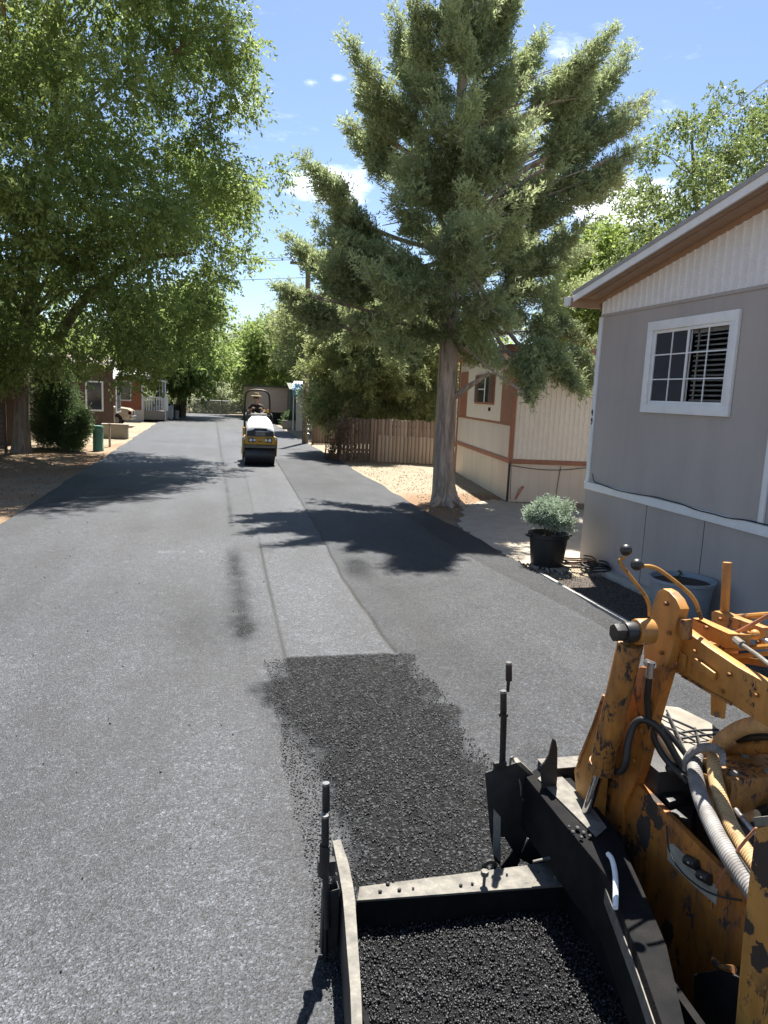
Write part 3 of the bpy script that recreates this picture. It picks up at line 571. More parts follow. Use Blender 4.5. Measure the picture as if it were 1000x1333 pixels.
    bl.box((HX + .02, a0 + .02, b1 - .09), (HX + .05, ym - .02, b1)); bl.box((HX + .02, ym - .16, b0), (HX + .03, ym - .13, b1)); bl.build('blind', 'blind', win, smooth=False)
    # cable running along the belt trim, house number
    pts = [(HX - .05, 10.5, 1.42), (HX - .05, 10.46, 1.30)] + [(HX - .045, y, 1.275 + .02 * math.sin(y * 3.1) + .008 * math.sin(y * 11)) for y in np.arange(10.3, 5.6, -.3)]
    mb = MB(); mb.tube(pts, .008, 6, 1); mb.build('cable', 'wire', r)
    for ch, zc in (('4', 2.38), ('9', 2.24)):
        xx = HX - .034; yy = HY1 - .028; s = .05; mb = MB()
        if ch == '4': st = [[(-.4, 1), (.5, -.15), (-.6, -.15)], [(-.2, 1), (-.2, -1)]]; st = [[(.15, 1), (.7, -.25), (-.7, -.25)], [(-.3, .6), (-.3, -1)]]
        else: st = [[(-.5, .5), (-.25, .95), (.25, .95), (.5, .5), (.25, .05), (-.25, .05), (-.5, .5)], [(-.5, .5), (-.45, -.4), (-.1, -.95), (.35, -.85)]]
        for q in st: mb.tube([(xx, yy + u * s * .62, zc + v_ * s) for u, v_ in q], .0075, 6, 1 if ch == '9' else 0)
        mb.build('house_number', 'ink', r)
    mb = MB(); mb.box((HX - .19, HY0, -.1), (HX - .013, HY1 - .75, .03)); mb.build('footing', 'concrete', r, bevel=.01)
MT['clear_glass'] = (lambda t: (t.col((1, 1, 1)), t.set(.02, 0, .5), setattr(t.p.inputs['Transmission Weight'], 'default_value', 1.0), setattr(t.p.inputs['IOR'], 'default_value', 1.02), t.m)[-1])(NT('clear_glass'))
# the glazed opening shows a dark room: cut the wall back behind the blinds
grey_house()
for o in list(bpy.data.objects):
    if o.name == 'wall' and o.parent and o.parent.name == 'mobile_home':
        bm = bmesh.new(); me = o.data
        b = BASE[o]
        def bx(lo, hi): 
            lo = Vector(lo) - b; hi = Vector(hi) - b; c = (lo + hi) / 2; d = hi - lo; bmesh.ops.create_cube(bm, size=1, matrix=Matrix.Translation(c) @ Matrix.Diagonal((d.x, d.y, d.z, 1)))
        Y0w, Y1w, Z0w, Z1w = 7.64, 9.25, 2.54, 3.56
        bx((HX, HY0, 1.2), (HX + .12, Y0w, 3.895)); bx((HX, Y1w, 1.2), (HX + .12, HY1, 3.895)); bx((HX, Y0w, 1.2), (HX + .12, Y1w, Z0w)); bx((HX, Y0w, Z1w), (HX + .12, Y1w, 3.895))
        bx((HX + .12, HY1 - .12, 1.2), (HX + 16, HY1, 3.895)); bx((HX + .12, HY0, 1.2), (HX + 16, HY0 + .12, 3.895)); bx((HX + .12, HY0 + .12, 1.2), (HX + 16, HY1 - .12, 1.3)); bx((HX + 15.9, HY0 + .12, 1.3), (HX + 16, HY1 - .12, 3.895))
        bm.to_mesh(me); bm.free()

# ================================================================== CREAM HOME behind the juniper
def cream_home():
    c0 = Vector((7.44, 17.41, 0)); th = math.atan2(8.43 - 7.44, 24.55 - 17.41)   # end wall leans off the road line
    r = thing('mobile_home', 'cream ribbed mobile home with brown trim behind the big juniper', 'house', c0)
    u = Vector((math.sin(th), math.cos(th), 0)); w = Vector((math.cos(th), -math.sin(th), 0)); L = 7.2; D = 14
    def P(a, b, z): return c0 + u * a + w * b + Vector((0, 0, z))
    def slab(a0, a1, b0, b1, z0, z1): return MB().prism([P(a0, b0, z0), P(a1, b0, z0), P(a1, b1, z0), P(a0, b1, z0)], (0, 0, z1 - z0))
    slab(0.012, L, .012, D, -.2, .93).build('skirting', 'cream_skirt', r, smooth=False)
    slab(0, L, 0, D, 1.03, 3.75).build('wall', 'cream_flat', r, smooth=False)
    # ribbed siding on the long side that faces the camera
    mb = MB(); b = .1; vs = []
    while b < D: 
        for db, dd in ((0, 0), (.07, 0), (.085, .012), (.115, .012), (.13, 0)): vs.append((mb.bm.verts.new(P(-.004 - dd, b + db, 1.05)), mb.bm.verts.new(P(-.004 - dd, b + db, 3.72))))
        b += .13
    for (a, b_), (c, d) in zip(vs, vs[1:]):
        if (a.co - c.co).length > 1e-6: mb.bm.faces.new((a, c, d, b_))
    mb.build('ribbed_siding', 'cream_rib', r, smooth=False)
    slab(-.03, L, -.03, D, .93, 1.05).build('belt_trim', 'brown_trim', r, bevel=.004)
    slab(-.035, .07, -.035, .07, 1.05, 3.75).build('corner_trim', 'brown_trim', r, bevel=.004)
    slab(-.02, .03, -.02, .03, -.1, .93).build('corner_post', 'black_steel', r, smooth=False)
    slab(L - .10, L + .03, -.035, .05, -.1, 3.75).build('corner_trim', 'brown_trim', r, bevel=.004)
    slab(.07, L - .1, -.03, -.004, 1.88, 1.95).build('sill_trim', 'brown_trim', r, bevel=.003)
    slab(.09, 1.15, -.02, -.003, 1.95, 3.3).build('red_panel', 'brown_trim', r, smooth=False)
    slab(5.6, 6.95, -.02, -.003, 1.95, 3.4).build('red_panel', 'brown_trim', r, smooth=False)
    slab(1.15, 5.6, -.035, -.021, 1.95, 3.6).build('bay_panel', 'cream_rib', r, smooth=False)
    win = slab(1.9, 4.35, -.075, -.037, 2.38, 3.25).build('window', 'brown_trim', r, bevel=.004)
    slab(2.5, 3.8, -.082, -.077, 2.44, 3.2).build('pane', 'glass', win, smooth=False)
    for a0, a1 in ((1.95, 2.45), (3.85, 4.3)):
        mb = MB()
        for z in np.arange(2.44, 3.2, .06): mb.prism([P(a0, -.095, z), P(a1, -.095, z), P(a1, -.08, z), P(a0, -.08, z)], (0, 0, .04))
        mb.build('shutter', 'brown_wall', win, smooth=False)
    mb = MB(); mb.prism([P(2.9, -.09, 2.44), P(3.0, -.09, 2.44), P(3.0, -.083, 2.44), P(2.9, -.083, 2.44)], (0, 0, .76)); mb.prism([P(2.9, -.09, 2.8), P(3.8, -.09, 2.8), P(3.8, -.083, 2.8), P(2.9, -.083, 2.8)], (0, 0, .03)); mb.build('muntin', 'white_trim', win, smooth=False)
    mb = MB(); mb.prism([P(-.3, -.3, 3.75), P(L + .3, -.3, 3.75), P(L + .3, D + .3, 3.75), P(-.3, D + .3, 3.75)], (0, 0, .14)); mb.build('roof', 'brown_trim', r, bevel=.01)
    mb = MB(); mb.tube([P(-.02, .05, .88), P(-.03, .7, .80), P(-.03, 1.4, .80), P(-.03, 2.2, .92)], .009, 6, 2); mb.tube([P(-.015, 1.35, .9), P(-.015, 1.27, 0)], .008, 6, 0); mb.tube([P(-.02, .02, 1.0), P(-.2, 0.0, .9), P(-.02, .08, 0)], .007, 6, 1); mb.build('cable', 'wire', r)
    mb = MB(); mb.tube([P(-.05, .22, .02), P(-.04, .32, .2), P(-.03, .44, .38), P(-.05, .3, .3), P(-.07, .2, .01)], .012, 6, 2); o = mb.build('extension_cord', 'orange_cord'); tag(o, 'orange cord looped against the cream skirting beside its dark corner post', 'cord')
    slab(2.3, 2.36, -.09, -.04, 2.2, 2.30).build('latch', 'black_steel', r, smooth=False)
cream_home()

# ================================================================== generic far homes
def home(name, label, cat, a, b, depth, h, wall, skirt=None, sh=.5, roof='roof_grey', over=.3, wins=(), pitch=.12, wall2=None, group=None, trimz=None):
    """box home: wall a->b faces the camera; wins: (t0,t1,z0,z1) along it"""
    a = Vector(a); b = Vector(b); u = (b - a); L = u.length; u.normalize(); w = Vector((-u.y, u.x, 0)); r = thing(name, label, cat, a, group)
    P = lambda s, d, z: a + u * s + w * d + Vector((0, 0, z))
    def slab(s0, s1, d0, d1, z0, z1): return MB().prism([P(s0, d0, z0), P(s1, d0, z0), P(s1, d1, z0), P(s0, d1, z0)], (0, 0, z1 - z0))
    slab(0, L, 0, depth, sh if skirt else -.1, h).build('wall', wall, r, smooth=False)
    if skirt: slab(-.02, L + .02, -.02, depth + .02, -.1, sh - .003).build('skirting', skirt, r, smooth=False)
    mb = MB(); o = over; mb.prism([P(-o, -o, h), P(-o, depth / 2, h + pitch * depth / 2), P(-o, depth + o, h), P(-o, depth + o, h + .12), P(-o, depth / 2, h + .12 + pitch * depth / 2), P(-o, -o, h + .12)], u * (L + 2 * o)); mb.build('roof', roof, r, smooth=False)
    for (s0, s1, z0, z1) in wins:
        wn = slab(s0, s1, -.05, -.002, z0, z1).build('window', 'white_trim', r, smooth=False); slab(s0 + .09, s1 - .09, -.058, -.052, z0 + .09, z1 - .09).build('pane', 'glass', wn, smooth=False)
    return r, P, slab
# left side of the road
r, P, slab = home('brown_house', 'dark brown house in the shade behind the left green pedestal', 'house', (-14, 40.6, 0), (-5.18, 42.15, 0), 10, 3.35, 'brown_wall', roof='brown_wall', over=.25, wins=((7.6, 8.5, 1.0, 2.6), (3, 4.2, 1.1, 2.4)))
mb = MB(); mb.box((-5.16, 43.2, .9), (-5.10, 45.2, 2.9)); w_ = mb.build('window', 'white_trim', r, smooth=False); mb = MB(); mb.box((-5.095, 43.35, 1.0), (-5.088, 45.05, 2.8)); mb.build('pane', 'glass', w_, smooth=False)
rr, P, slab = home('red_cottage', 'brick red cottage with white porch roof and white window on the left', 'house', (-9.5, 53.4, 0), (-4.61, 54.15, 0), 9, 3.05, 'red_wall', 'pale_wall', .75, 'white_trim', .45, wins=((3.2, 4.15, 1.35, 2.75), (.6, 1.5, 1.3, 2.6)))
slab(4.82, 4.94, -.06, .05, .75, 3.0).build('corner_trim', 'white_trim', rr, smooth=False)
slab(2.75, 2.90, -.07, -.003, 1.0, 3.0).build('trim_board', 'white_trim', rr, smooth=False)
mb = MB(); mb.prism([P(-.5, -1.6, 2.75), P(3.4, -1.6, 2.75), P(3.4, 0, 3.45), P(-.5, 0, 3.45)], (0, 0, .1)); mb.build('porch_roof', 'white_trim', rr, smooth=False)
mb = MB(); mb.prism([P(4.9, .2, 2.95), P(6.6, .2, 2.75), P(6.6, 5, 2.75), P(4.9, 5, 2.95)], (0, 0, .1)); mb.build('side_awning', 'white_trim', rr, smooth=False)
for d in (.3, 2.2, 4.8): MB().rod(P(6.45, d, 0), P(6.45, d, 2.75), .05, n=8).build('awning_post', 'white_trim', rr)
dk = thing('wooden_deck', 'small porch deck with pale slatted railing beside the red cottage', 'deck', P(4.95, .5, 0))
slab(4.95, 6.6, .3, 4.9, .1, .72).build('platform', 'tan_box', dk, smooth=False)
mb = MB()
for s in np.arange(4.98, 6.62, .17): mb.prism([P(s, .32, .72), P(s + .07, .32, .72), P(s + .07, .37, .72), P(s, .37, .72)], (0, 0, .9))
mb.prism([P(4.95, .30, 1.62), P(6.66, .30, 1.62), P(6.66, .40, 1.62), P(4.95, .40, 1.62)], (0, 0, .08))
for d in np.arange(.4, 4.9, .2): mb.prism([P(6.6, d, .72), P(6.66, d, .72), P(6.66, d + .08, .72), P(6.6, d + .08, .72)], (0, 0, .9))
mb.build('railing', 'white_trim', dk, smooth=False)
mb = MB(); mb.box((-3.75, 57.6, .08), (-3.05, 59.5, .14)); tr_ = thing('bench', 'low pale bench standing by the fence near the porch deck', 'bench', (-3.9, 56.4, 0))
mb = MB(); mb.box((-4.2, 56.0, .42), (-3.1, 56.5, .5)); mb.build('seat', 'white_trim', tr_, smooth=False)
for x in (-4.1, -3.25): mb = MB(); mb.box((x, 56.05, -.03), (x + .08, 56.45, .42)); mb.build('leg', 'white_trim', tr_, smooth=False)
pf = thing('picket_fence', 'short pale fence panel beside the road past the red cottage', 'fence', (-3.9, 58.5, 0))
mb = MB(); mb.box((-4.1, 58.4, .05), (-2.95, 58.45, 1.0)); mb.build('panel', 'pale_wall', pf, smooth=False); mb = MB(); 
mb.box((-4.15, 58.36, .9), (-2.87, 58.44, 1.0)); mb.box((-2.94, 58.4, .3), (-2.9, 61.0, .36)); mb.box((-2.95, 58.36, -.05), (-2.87, 58.46, 1.08)); mb.box((-4.15, 58.36, -.05), (-4.07, 58.46, 1.08))
for y in np.arange(58.6, 61.0, .22): mb.box((-2.93, y, .05), (-2.9, y + .14, .95))
mb.build('pickets', 'white_trim', pf, smooth=False)
df = thing('board_fence', 'low black board fence in front of the far left tree', 'fence', (-4.2, 62.9, 0)); mb = MB()
for x in np.arange(-4.6, -2.4, .2): mb.box((x, 62.9, -.05), (x + .17, 62.93, 1.05 + random.random() * .05))
mb.build('boards', 'black_steel', df, smooth=False); mb = MB(); mb.box((-4.6, 62.94, .7), (-2.4, 62.98, .8)); mb.build('rail', 'black_steel', df, smooth=False)
# bollards / utility pedestals
def pedestal(loc, r_, h, label, mat='green_plastic', name='utility_pedestal'):
    p = thing(name, label, 'utility box', loc); x, y, z = loc
    MB().lathe([(r_ * 1.04, -.05), (r_ * 1.04, .06), (r_, .07), (r_, h - .12)], (x, y, 0), 20).build('body', mat, p)
    MB().lathe([(r_ * 1.07, h - .12), (r_ * 1.09, h - .05), (r_ * .95, h), (0.001, h + .015)], (x, y, 0), 20).build('cap', mat, p)
pedestal((-4.17, 29.57, 0), .19, .90, 'dull green round utility pedestal on the left verge by the bush')
pedestal((-2.62, 60.2, 0), .16, .62, 'small pale green utility post beside the road near the black fence', 'tan_box', 'utility_post')
pst = thing('fence_post', 'thin grey post right behind the green utility pedestal', 'post', (-4.0, 31.5, 0)); MB().box((-4.04, 31.46, -.05), (-3.96, 31.54, .86)).build('shaft', 'tan_box', pst, bevel=.01); MB().box((-4.06, 31.44, .86), (-3.94, 31.56, .9)).build('cap', 'tan_box', pst, bevel=.01)
def block(name, lo, hi, label, mat, cat='wall'):
    b_ = thing(name, label, cat, ((lo[0] + hi[0]) / 2, lo[1], 0)); MB().box((lo[0], lo[1], -.05), (hi[0], hi[1], hi[2] - .06)).build('body', mat, b_, bevel=.015); MB().box((lo[0] - .03, lo[1] - .03, hi[2] - .058), (hi[0] + .03, hi[1] + .03, hi[2])).build('cap', mat, b_, bevel=.015)
block('low_wall', (-4.95, 36.3, 0), (-3.80, 36.7, .64), 'low tan block wall at the mouth of the left driveway', 'tan_box')
block('low_wall', (-6.75, 43.3, 0), (-5.25, 43.6, 1.0), 'taller tan wall panel in front of the pickup at the brown house', 'tan_box')
lp = thing('yard_lamp', 'tall dark yard lamp with a pale round shade at the brown house corner', 'lamp', (-5.1, 41.6, 0))
MB().rod((-5.1, 41.6, -.05), (-5.1, 41.6, 3.55), .05, .04, 10).build('post', 'brown_wall', lp); MB().lathe([(.30, 3.5), (.26, 3.6), (.1, 3.78), (.001, 3.82)], (-5.1, 41.6, 0), 18).build('lamp_shade', 'concrete', lp)
# slatted screen at the far left
sf = thing('slatted_screen', 'dark slatted wooden screen beside the trunk of the big left tree', 'screen', (-7.6, 27.7, 0)); mb = MB()
for z in np.arange(.08, 1.65, .17): mb.box((-9.2, 27.72, z), (-6.95, 27.76, z + .11))
mb.build('slats', 'dark_wood', sf, smooth=False)
for x in (-9.2, -8.1, -7.0): MB().box((x, 27.77, -.05), (x + .09, 27.86, 1.72)).build('post', 'dark_wood', sf, smooth=False)
r2, P, slab = home('dark_home', 'dark brown home hidden in shade behind the slatted screen', 'house', (-18, 30.5, 0), (-7.3, 31.2, 0), 5, 3.2, 'brown_wall', roof='brown_wall', over=.3, wins=((7.6, 9.0, 1.2, 2.3),))

# tan pickup, only its front end shows past the brown house
def pickup():
    yc = 47.2; x1 = -4.62; r = thing('parked_pickup', 'tan pickup truck parked nose out beside the brown house', 'pickup', (x1 - 1.6, yc, 0)); W_ = .92
    prof = [(-5.3, .45), (-5.3, 1.02), (-3.45, 1.05), (-3.35, 1.55), (-3.1, 1.72), (-2.2, 1.72), (-1.55, 1.18), (-.9, 1.12), (-.25, 1.05), (-.06, .95), (0, .8), (0, .42), (-.45, .38)]
    def arch(cx): return [(cx + .40 * math.cos(a), .36 + .40 * math.sin(a)) for a in np.linspace(0.1, math.pi - .1, 9)]
    pts = prof[:] + arch(-.92) + [(-1.45, .38), (-3.8, .38)] + arch(-4.35) + [(-4.9, .40)]
    mb = MB(); mb.prism([(x1 + a, yc - W_, z) for a, z in pts], (0, 2 * W_, 0)); mb.build('body', 'truck_paint', r, bevel=.03)
    for s in (-1, 1):
        y = yc + s * (W_ + .004); mb = MB(); mb.prism([(x1 - 3.2, y, 1.15), (x1 - 3.05, y, 1.62), (x1 - 2.25, y, 1.62), (x1 - 1.75, y, 1.18)], (0, s * .008, 0)); mb.build('side_window', 'glass', r, smooth=False)
        for cx in (-.92, -4.35):
            mb = MB(); mb.rod((x1 + cx, yc + s * (W_ - .22), .34), (x1 + cx, yc + s * (W_ - .0), .34), .35, n=28); wh = mb.build('wheel', 'tyre', r, bevel=.02)
            mb = MB(); mb.rod((x1 + cx, yc + s * (W_ - .01), .34), (x1 + cx, yc + s * (W_ + .012), .34), .21, n=20)
            for k in range(6): an = k * math.pi / 3; mb.ball((x1 + cx + .13 * math.cos(an), yc + s * (W_ + .014), .34 + .13 * math.sin(an)), .03, 8)
            mb.build('rim', 'bare_steel', wh)
        mb = MB(); mb.box((x1 - .16, yc + s * .62 - .15, .72), (x1 + .02, yc + s * .62 + .15, .92)); mb.build('headlight', 'lamp_lens', r, bevel=.02)
        mb = MB(); mb.box((x1 - .2, yc + s * .86 - .06, .70), (x1 + .015, yc + s * .86 + .065, .92)); mb.build('indicator', 'red_lens', r, bevel=.015)
    mb = MB(); mb.box((x1 - .05, yc - .45, .66), (x1 + .02, yc + .45, .92)); mb.build('grille', 'black_plastic', r, bevel=.01)
    mb = MB(); mb.box((x1 - .1, yc - .95, .42), (x1 + .12, yc + .95, .62)); mb.build('bumper', 'bare_steel', r, bevel=.03)
    mb = MB(); mb.prism([(x1 - 1.60, yc - .78, 1.235), (x1 - 1.60, yc + .78, 1.235), (x1 - 2.12, yc + .74, 1.665), (x1 - 2.12, yc - .74, 1.665)], (.03, 0, .035)); mb.build('windscreen', 'glass', r, smooth=False)
pickup()

# right side, far
rb, P, slab = home('pale_home', 'pale home with a blue edged awning behind the utility pole', 'house', (5.45, 48.42, 0), (17, 47.2, 0), 6, 2.75, 'pale_wall', None, .5, 'white_trim', .2, wins=((3.2, 4.4, 1.3, 2.3), (7, 8.2, 1.3, 2.3)))
mb = MB(); mb.prism([P(-.3, -1.2, 2.50), P(2.6, -1.2, 2.50), P(2.6, .0, 2.95), P(-.3, .0, 2.95)], (0, 0, .09)); aw = mb.build('awning', 'blue_awning', rb, smooth=False)
mb = MB(); mb.prism([P(-.3, -1.215, 2.22), P(2.6, -1.215, 2.22), P(2.6, -1.19, 2.22), P(-.3, -1.19, 2.22)], (0, 0, .30)); mb.build('valance', 'blue_awning', aw, smooth=False)
for s in (-.2, 1.2, 2.5): MB().rod(P(s, -1.15, 0), P(s, -1.15, 2.2), .035, n=8).build('awning_post', 'white_trim', rb)
home('tan_home', 'plain salmon tan home past the pale home at the road end', 'house', (3.9, 57.3, 0), (5.95, 57.6, 0), 8, 2.75, 'tan_wall', 'black_steel', .85, 'green_wall', .15, pitch=0)
home('green_home', 'dark green walled home between the tan home and the pale home', 'house', (5.55, 53.2, 0), (9.5, 53.0, 0), 8, 2.55, 'green_wall', None, .5, 'green_wall', .1)
block('low_wall', (4.75, 50.2, 0), (5.75, 50.5, .55), 'low grey stone planter wall below the dark green home', 'concrete')
home('mobile_home', 'long pale mobile home seen over the plank fence', 'house', (8.6, 39.6, 0), (24, 38.4, 0), 5, 3.2, 'cream_rib', 'cream_skirt', .6, 'roof_grey', .3, wins=((1.2, 2.0, 1.5, 2.5), (4.8, 6.0, 1.5, 2.5), (9, 10, 1.5, 2.5)))

# plank fences
def plank(mb, a, b, z0, z1, th=.02): pass
def board_fence(name, label, a, b, z1, rows=None, mat='old_wood', w=.145):
    a = Vector(a); b = Vector(b); u = (b - a); L = u.length; u.normalize(); n = Vector((u.y, -u.x, 0)); r = thing(name, label, 'fence', a); k = int(L / w); V = []; Fq = []; tone = []
    def brd(s, z0, z1, off, tn):
        tl = random.uniform(-.006, .006); c = [a + u * (s + .004) + n * off, a + u * (s + w - .006) + n * off, a + u * (s + w - .006) + n * (off + .02), a + u * (s + .004) + n * (off + .02)]; i0 = len(V)
        for z, dx in ((z0, 0), (z1 - .03, tl), (z1, tl)):
            for j, p in enumerate(c):
                q = p + u * dx; 
                if z == z1: q = q + u * (.018 if j in (0, 3) else -.018)
                V.append((q.x, q.y, z))
        for l in (0, 4):
            for j in range(4): Fq.append([i0 + l + j, i0 + l + (j + 1) % 4, i0 + l + 4 + (j + 1) % 4, i0 + l + 4 + j])
        Fq.append([i0 + 8, i0 + 9, i0 + 10, i0 + 11]); tone.extend([tn] * 12)
    for i in range(k):
        brd(i * w, -.03, z1 + random.uniform(-.03, .03), 0, random.random() ** 2.5 * .8)
        if rows and i * w > rows[0]: brd(i * w + .03, -.03, rows[1] + random.uniform(-.03, .03), .035, .55 + .45 * random.random())
    raw_mesh('boards', V, Fq, mat, r, tone=tone)
    mb = MB(); 
    for z in (.35, z1 - .3): mb.prism([a - n * .01 + Vector((0, 0, z)), a + u * L - n * .01 + Vector((0, 0, z)), a + u * L - n * .05 + Vector((0, 0, z)), a - n * .05 + Vector((0, 0, z))], (0, 0, .09))
    mb.build('rail', mat, r, smooth=False)
    for s in np.arange(0, L + .01, L / max(1, round(L / 2.4))):
        p = a + u * s - n * .1; MB().box((p.x - .05, p.y - .05, -.1), (p.x + .05, p.y + .05, z1 + .05)).build('post', mat, r, bevel=.005)
    return r
board_fence('plank_fence', 'weathered plank fence with a second lower row of boards left of the juniper trunk', (4.77, 27.72, 0), (8.5, 27.02, 0), 1.60, (1.35, 1.0))
board_fence('plank_fence', 'plain brown plank fence set back beyond the vine', (4.98, 36.34, 0), (7.2, 37.0, 0), 1.24)
fp = thing('fence_post', 'split grey post standing on the face of the weathered plank fence', 'post', (5.98, 27.2, 0)); MB().box((5.93, 27.30, -.1), (6.03, 27.40, 1.62)).build('shaft', 'old_wood', fp, bevel=.008)
# utility pole and wires
up = thing('utility_pole', 'brown wooden utility pole with a crossarm on the right of the road', 'utility pole', (4.54, 36.16, 0))
MB().rod((4.54, 36.16, -.1), (4.46, 36.16, 9.0), .16, .11, 14).build('pole', 'pole_wood', up)
MB().box((3.6, 36.02, 8.45), (5.3, 36.12, 8.58)).build('crossarm', 'pole_wood', up, bevel=.01); MB().box((4.30, 35.98, 1.6), (4.38, 36.05, 2.6)).build('conduit', 'galv', up, bevel=.01)
mb = MB(); [mb.rod((4.36, 35.95, z), (4.70, 35.95, z), .012, n=6) for z in np.arange(.5, 1.6, .22)]; mb.build('step', 'galv', up)
for x in (3.7, 4.45, 5.2):
    i_ = MB().lathe([(.03, 8.58), (.05, 8.62), (.03, 8.68), (.05, 8.72), (.001, 8.75)], (x, 36.07, 0), 10).build('insulator', 'galv', up)
for k, (x, z) in enumerate(((3.7, 8.75), (4.45, 8.75), (4.46, 7.9))):
    pts = [(x + t_ * 60 * -1, 36.07 + t_ * 26, z - 4 * .9 * t_ * (1 - t_)) for t_ in np.linspace(0, 1, 16)]
    o = MB().tube(pts, .012, 5, 0).build('overhead_wire', 'wire'); tag(o, ('thin overhead wire on the left end of the crossarm', 'thin overhead wire from the middle of the crossarm', 'lowest thin overhead wire below the crossarm')[k], 'wire', 'overhead wires'); rebase(o, pts[0])
# chain link fence closing the end of the road
cf = thing('chain_link_fence', 'grey chain link fence across the end of the road', 'fence', (-2, 73.5, 0)); mb = MB(); 
xs = np.arange(-14, 9, .14)
for x in xs: mb.tube([(x, 73.5, .05), (x + .9, 73.5, 1.28)], .009, 4, 0); mb.tube([(x + .9, 73.5, .05), (x, 73.5, 1.28)], .009, 4, 0)
mb.build('mesh', 'galv', cf, smooth=False); MB().rod((-14, 73.5, 1.3), (9.5, 73.5, 1.3), .03, n=8).build('top_rail', 'galv', cf)
for x in np.arange(-14, 10, 3.0): MB().rod((x, 73.5, -.1), (x, 73.5, 1.38), .04, n=10).build('post', 'galv', cf)

# ================================================================== pots and clutter by the grey house
pot = thing('plant_pot', 'large black nursery pot at the road edge by the grey house corner', 'plant pot', (5.16, 10.33, 0))
MB().lathe([(.001, -.03), (.245, -.03), (.25, 0), (.295, .42), (.32, .43), (.325, .50), (.305, .502), (.285, .44), (.27, .40), (.001, .40)], (5.16, 10.33, 0), 36).build('body', 'black_plastic', pot)
MB().lathe([(.001, .425), (.2, .42), (.285, .405)], (5.16, 10.33, 0), 20).build('soil', 'soil', pot)
for s in (-1, 1): MB().box((5.16 + s * .34 - .03, 10.27, .44), (5.16 + s * .34 + .03, 10.39, .475)).build('handle', 'black_plastic', pot, bevel=.008)
def shrub(name, label, cat, c, rx, rz, mat, nt_=900, per=9, leaf=.03, stems=26, z0=.4, aspect=.45, droop=0.0, out=1.0):
    r = thing(name, label, cat, (c[0], c[1], z0)); n = 42; d = rng.normal(size=(n, 3)); d /= np.linalg.norm(d, axis=1)[:, None]; d[:, 2] = np.abs(d[:, 2]) * .9 - .12
    C = np.array(c) + d * rng.uniform(.35, 1, (n, 1)) * np.array([rx, rx, rz]); crown_mesh(C, np.full(n, rx * .27), nt_ // n, per, leaf, rx * .32, mat, r, droop=droop, out=out, up=.35, aspect=aspect, name='foliage')
    mb = MB()
    for i in range(stems): e = C[rng.integers(n)]; mb.tube([(c[0] + random.uniform(-.03, .03), c[1] + random.uniform(-.03, .03), z0), ((c[0] + e[0]) / 2, (c[1] + e[1]) / 2, (z0 + e[2]) / 2 + .03), e], [.006, .004, .002], 5, 1)
    mb.build('stem', 'dry_twig', r); return r
shrub('potted_shrub', 'silvery green bushy shrub growing in the black nursery pot', 'shrub', (5.16, 10.33, .70), .34, .40, 'sage', 3400, 9, .034)
tub = thing('plant_tub', 'pale tub of dark soil against the grey house skirting', 'plant tub', (5.50, 7.55, 0))
MB().lathe([(.001, -.03), (.30, -.03), (.31, 0), (.365, .46), (.385, .47), (.385, .50), (.355, .50), (.34, .44), (.001, .44)], (5.50, 7.45, 0), 40).build('body', 'tub_white', tub)
MB().lathe([(.001, .462), (.2, .455), (.345, .445)], (5.50, 7.45, 0), 26).build('soil', 'soil', tub)
tp_ = thing('seedling', 'tiny dark seedling poking out of the pale tub soil', 'plant', (5.5, 7.5, .455)); mb = MB(); mb.tube([(5.5, 7.5, .455), (5.505, 7.5, .53), (5.5, 7.51, .58)], .004, 5, 1)
mb.build('stem', 'dry_twig', tp_); Cq = np.array([[5.5, 7.5, .5 + .018 * i] for i in range(5) for _ in range(4)]); V, Fq = leaves(Cq, rng.normal(size=(20, 3)) * [1, 1, .3], np.full(20, .05), np.full(20, .02)); raw_mesh('foliage', V, Fq, 'dark', tp_, tone=np.full(80, .3)) if False else raw_mesh('foliage', V, Fq, LF['dark'], tp_, tone=np.full(80, .3))
for k, (x, y, r0, mt, lb) in enumerate(((5.62, 10.15, .22, 'dry_twig', 'loose coil of brown hose behind the black pot'), (5.72, 9.82, .17, 'wire', 'dark coiled hose lying against the grey house corner'))):
    mb = MB(); pts = [(x + (r0 + .02 * math.sin(a * 2.3)) * math.cos(a) * 1.3, y + (r0 + .03 * math.sin(a * 1.7)) * math.sin(a), .0 + .012 * a / 2 + .01 * math.sin(a * 3)) for a in np.arange(0, 20, .45)]
    mb.tube(pts, .013, 6, 1); o = mb.build('garden_hose', mt); tag(o, lb, 'hose'); rebase(o, (x, y, 0))
# litter and gravel on the verges
P_ = np.stack([rng.uniform(4.9, 6.0, 2600), rng.uniform(5.5, 10.2, 2600), np.full(2600, -.03)], -1); o = grains('soil_clods', P_, rng.uniform(.003, .011, 2600), stone_mat('soil_clod', (.02, .016, .012), (.20, .17, .13), .9)); tag(o, 'dark clods and chips strewn on the soil by the grey house', 'clods', kind='stuff')
n = 4200; P_ = np.stack([rng.uniform(4.85, 9.5, n), rng.uniform(10.2, 27, n), np.full(n, -.022)], -1); P_ = P_[(P_[:, 0] < 7.3)]; o = grains('gravel', P_, rng.uniform(.006, .02, len(P_)), MT['crumb']); tag(o, 'pale gravel scattered over the right verge', 'gravel', kind='stuff')
n = 3000; P_ = np.stack([rng.uniform(-6.8, -3.65, n), rng.uniform(11, 28, n), np.full(n, -.02)], -1); o = grains('leaf_litter', P_, rng.uniform(.005, .016, n), stone_mat('litter_bit', (.07, .04, .02), (.34, .24, .13), .9)); tag(o, 'brown leaf litter scattered over the left verge', 'litter', kind='stuff')

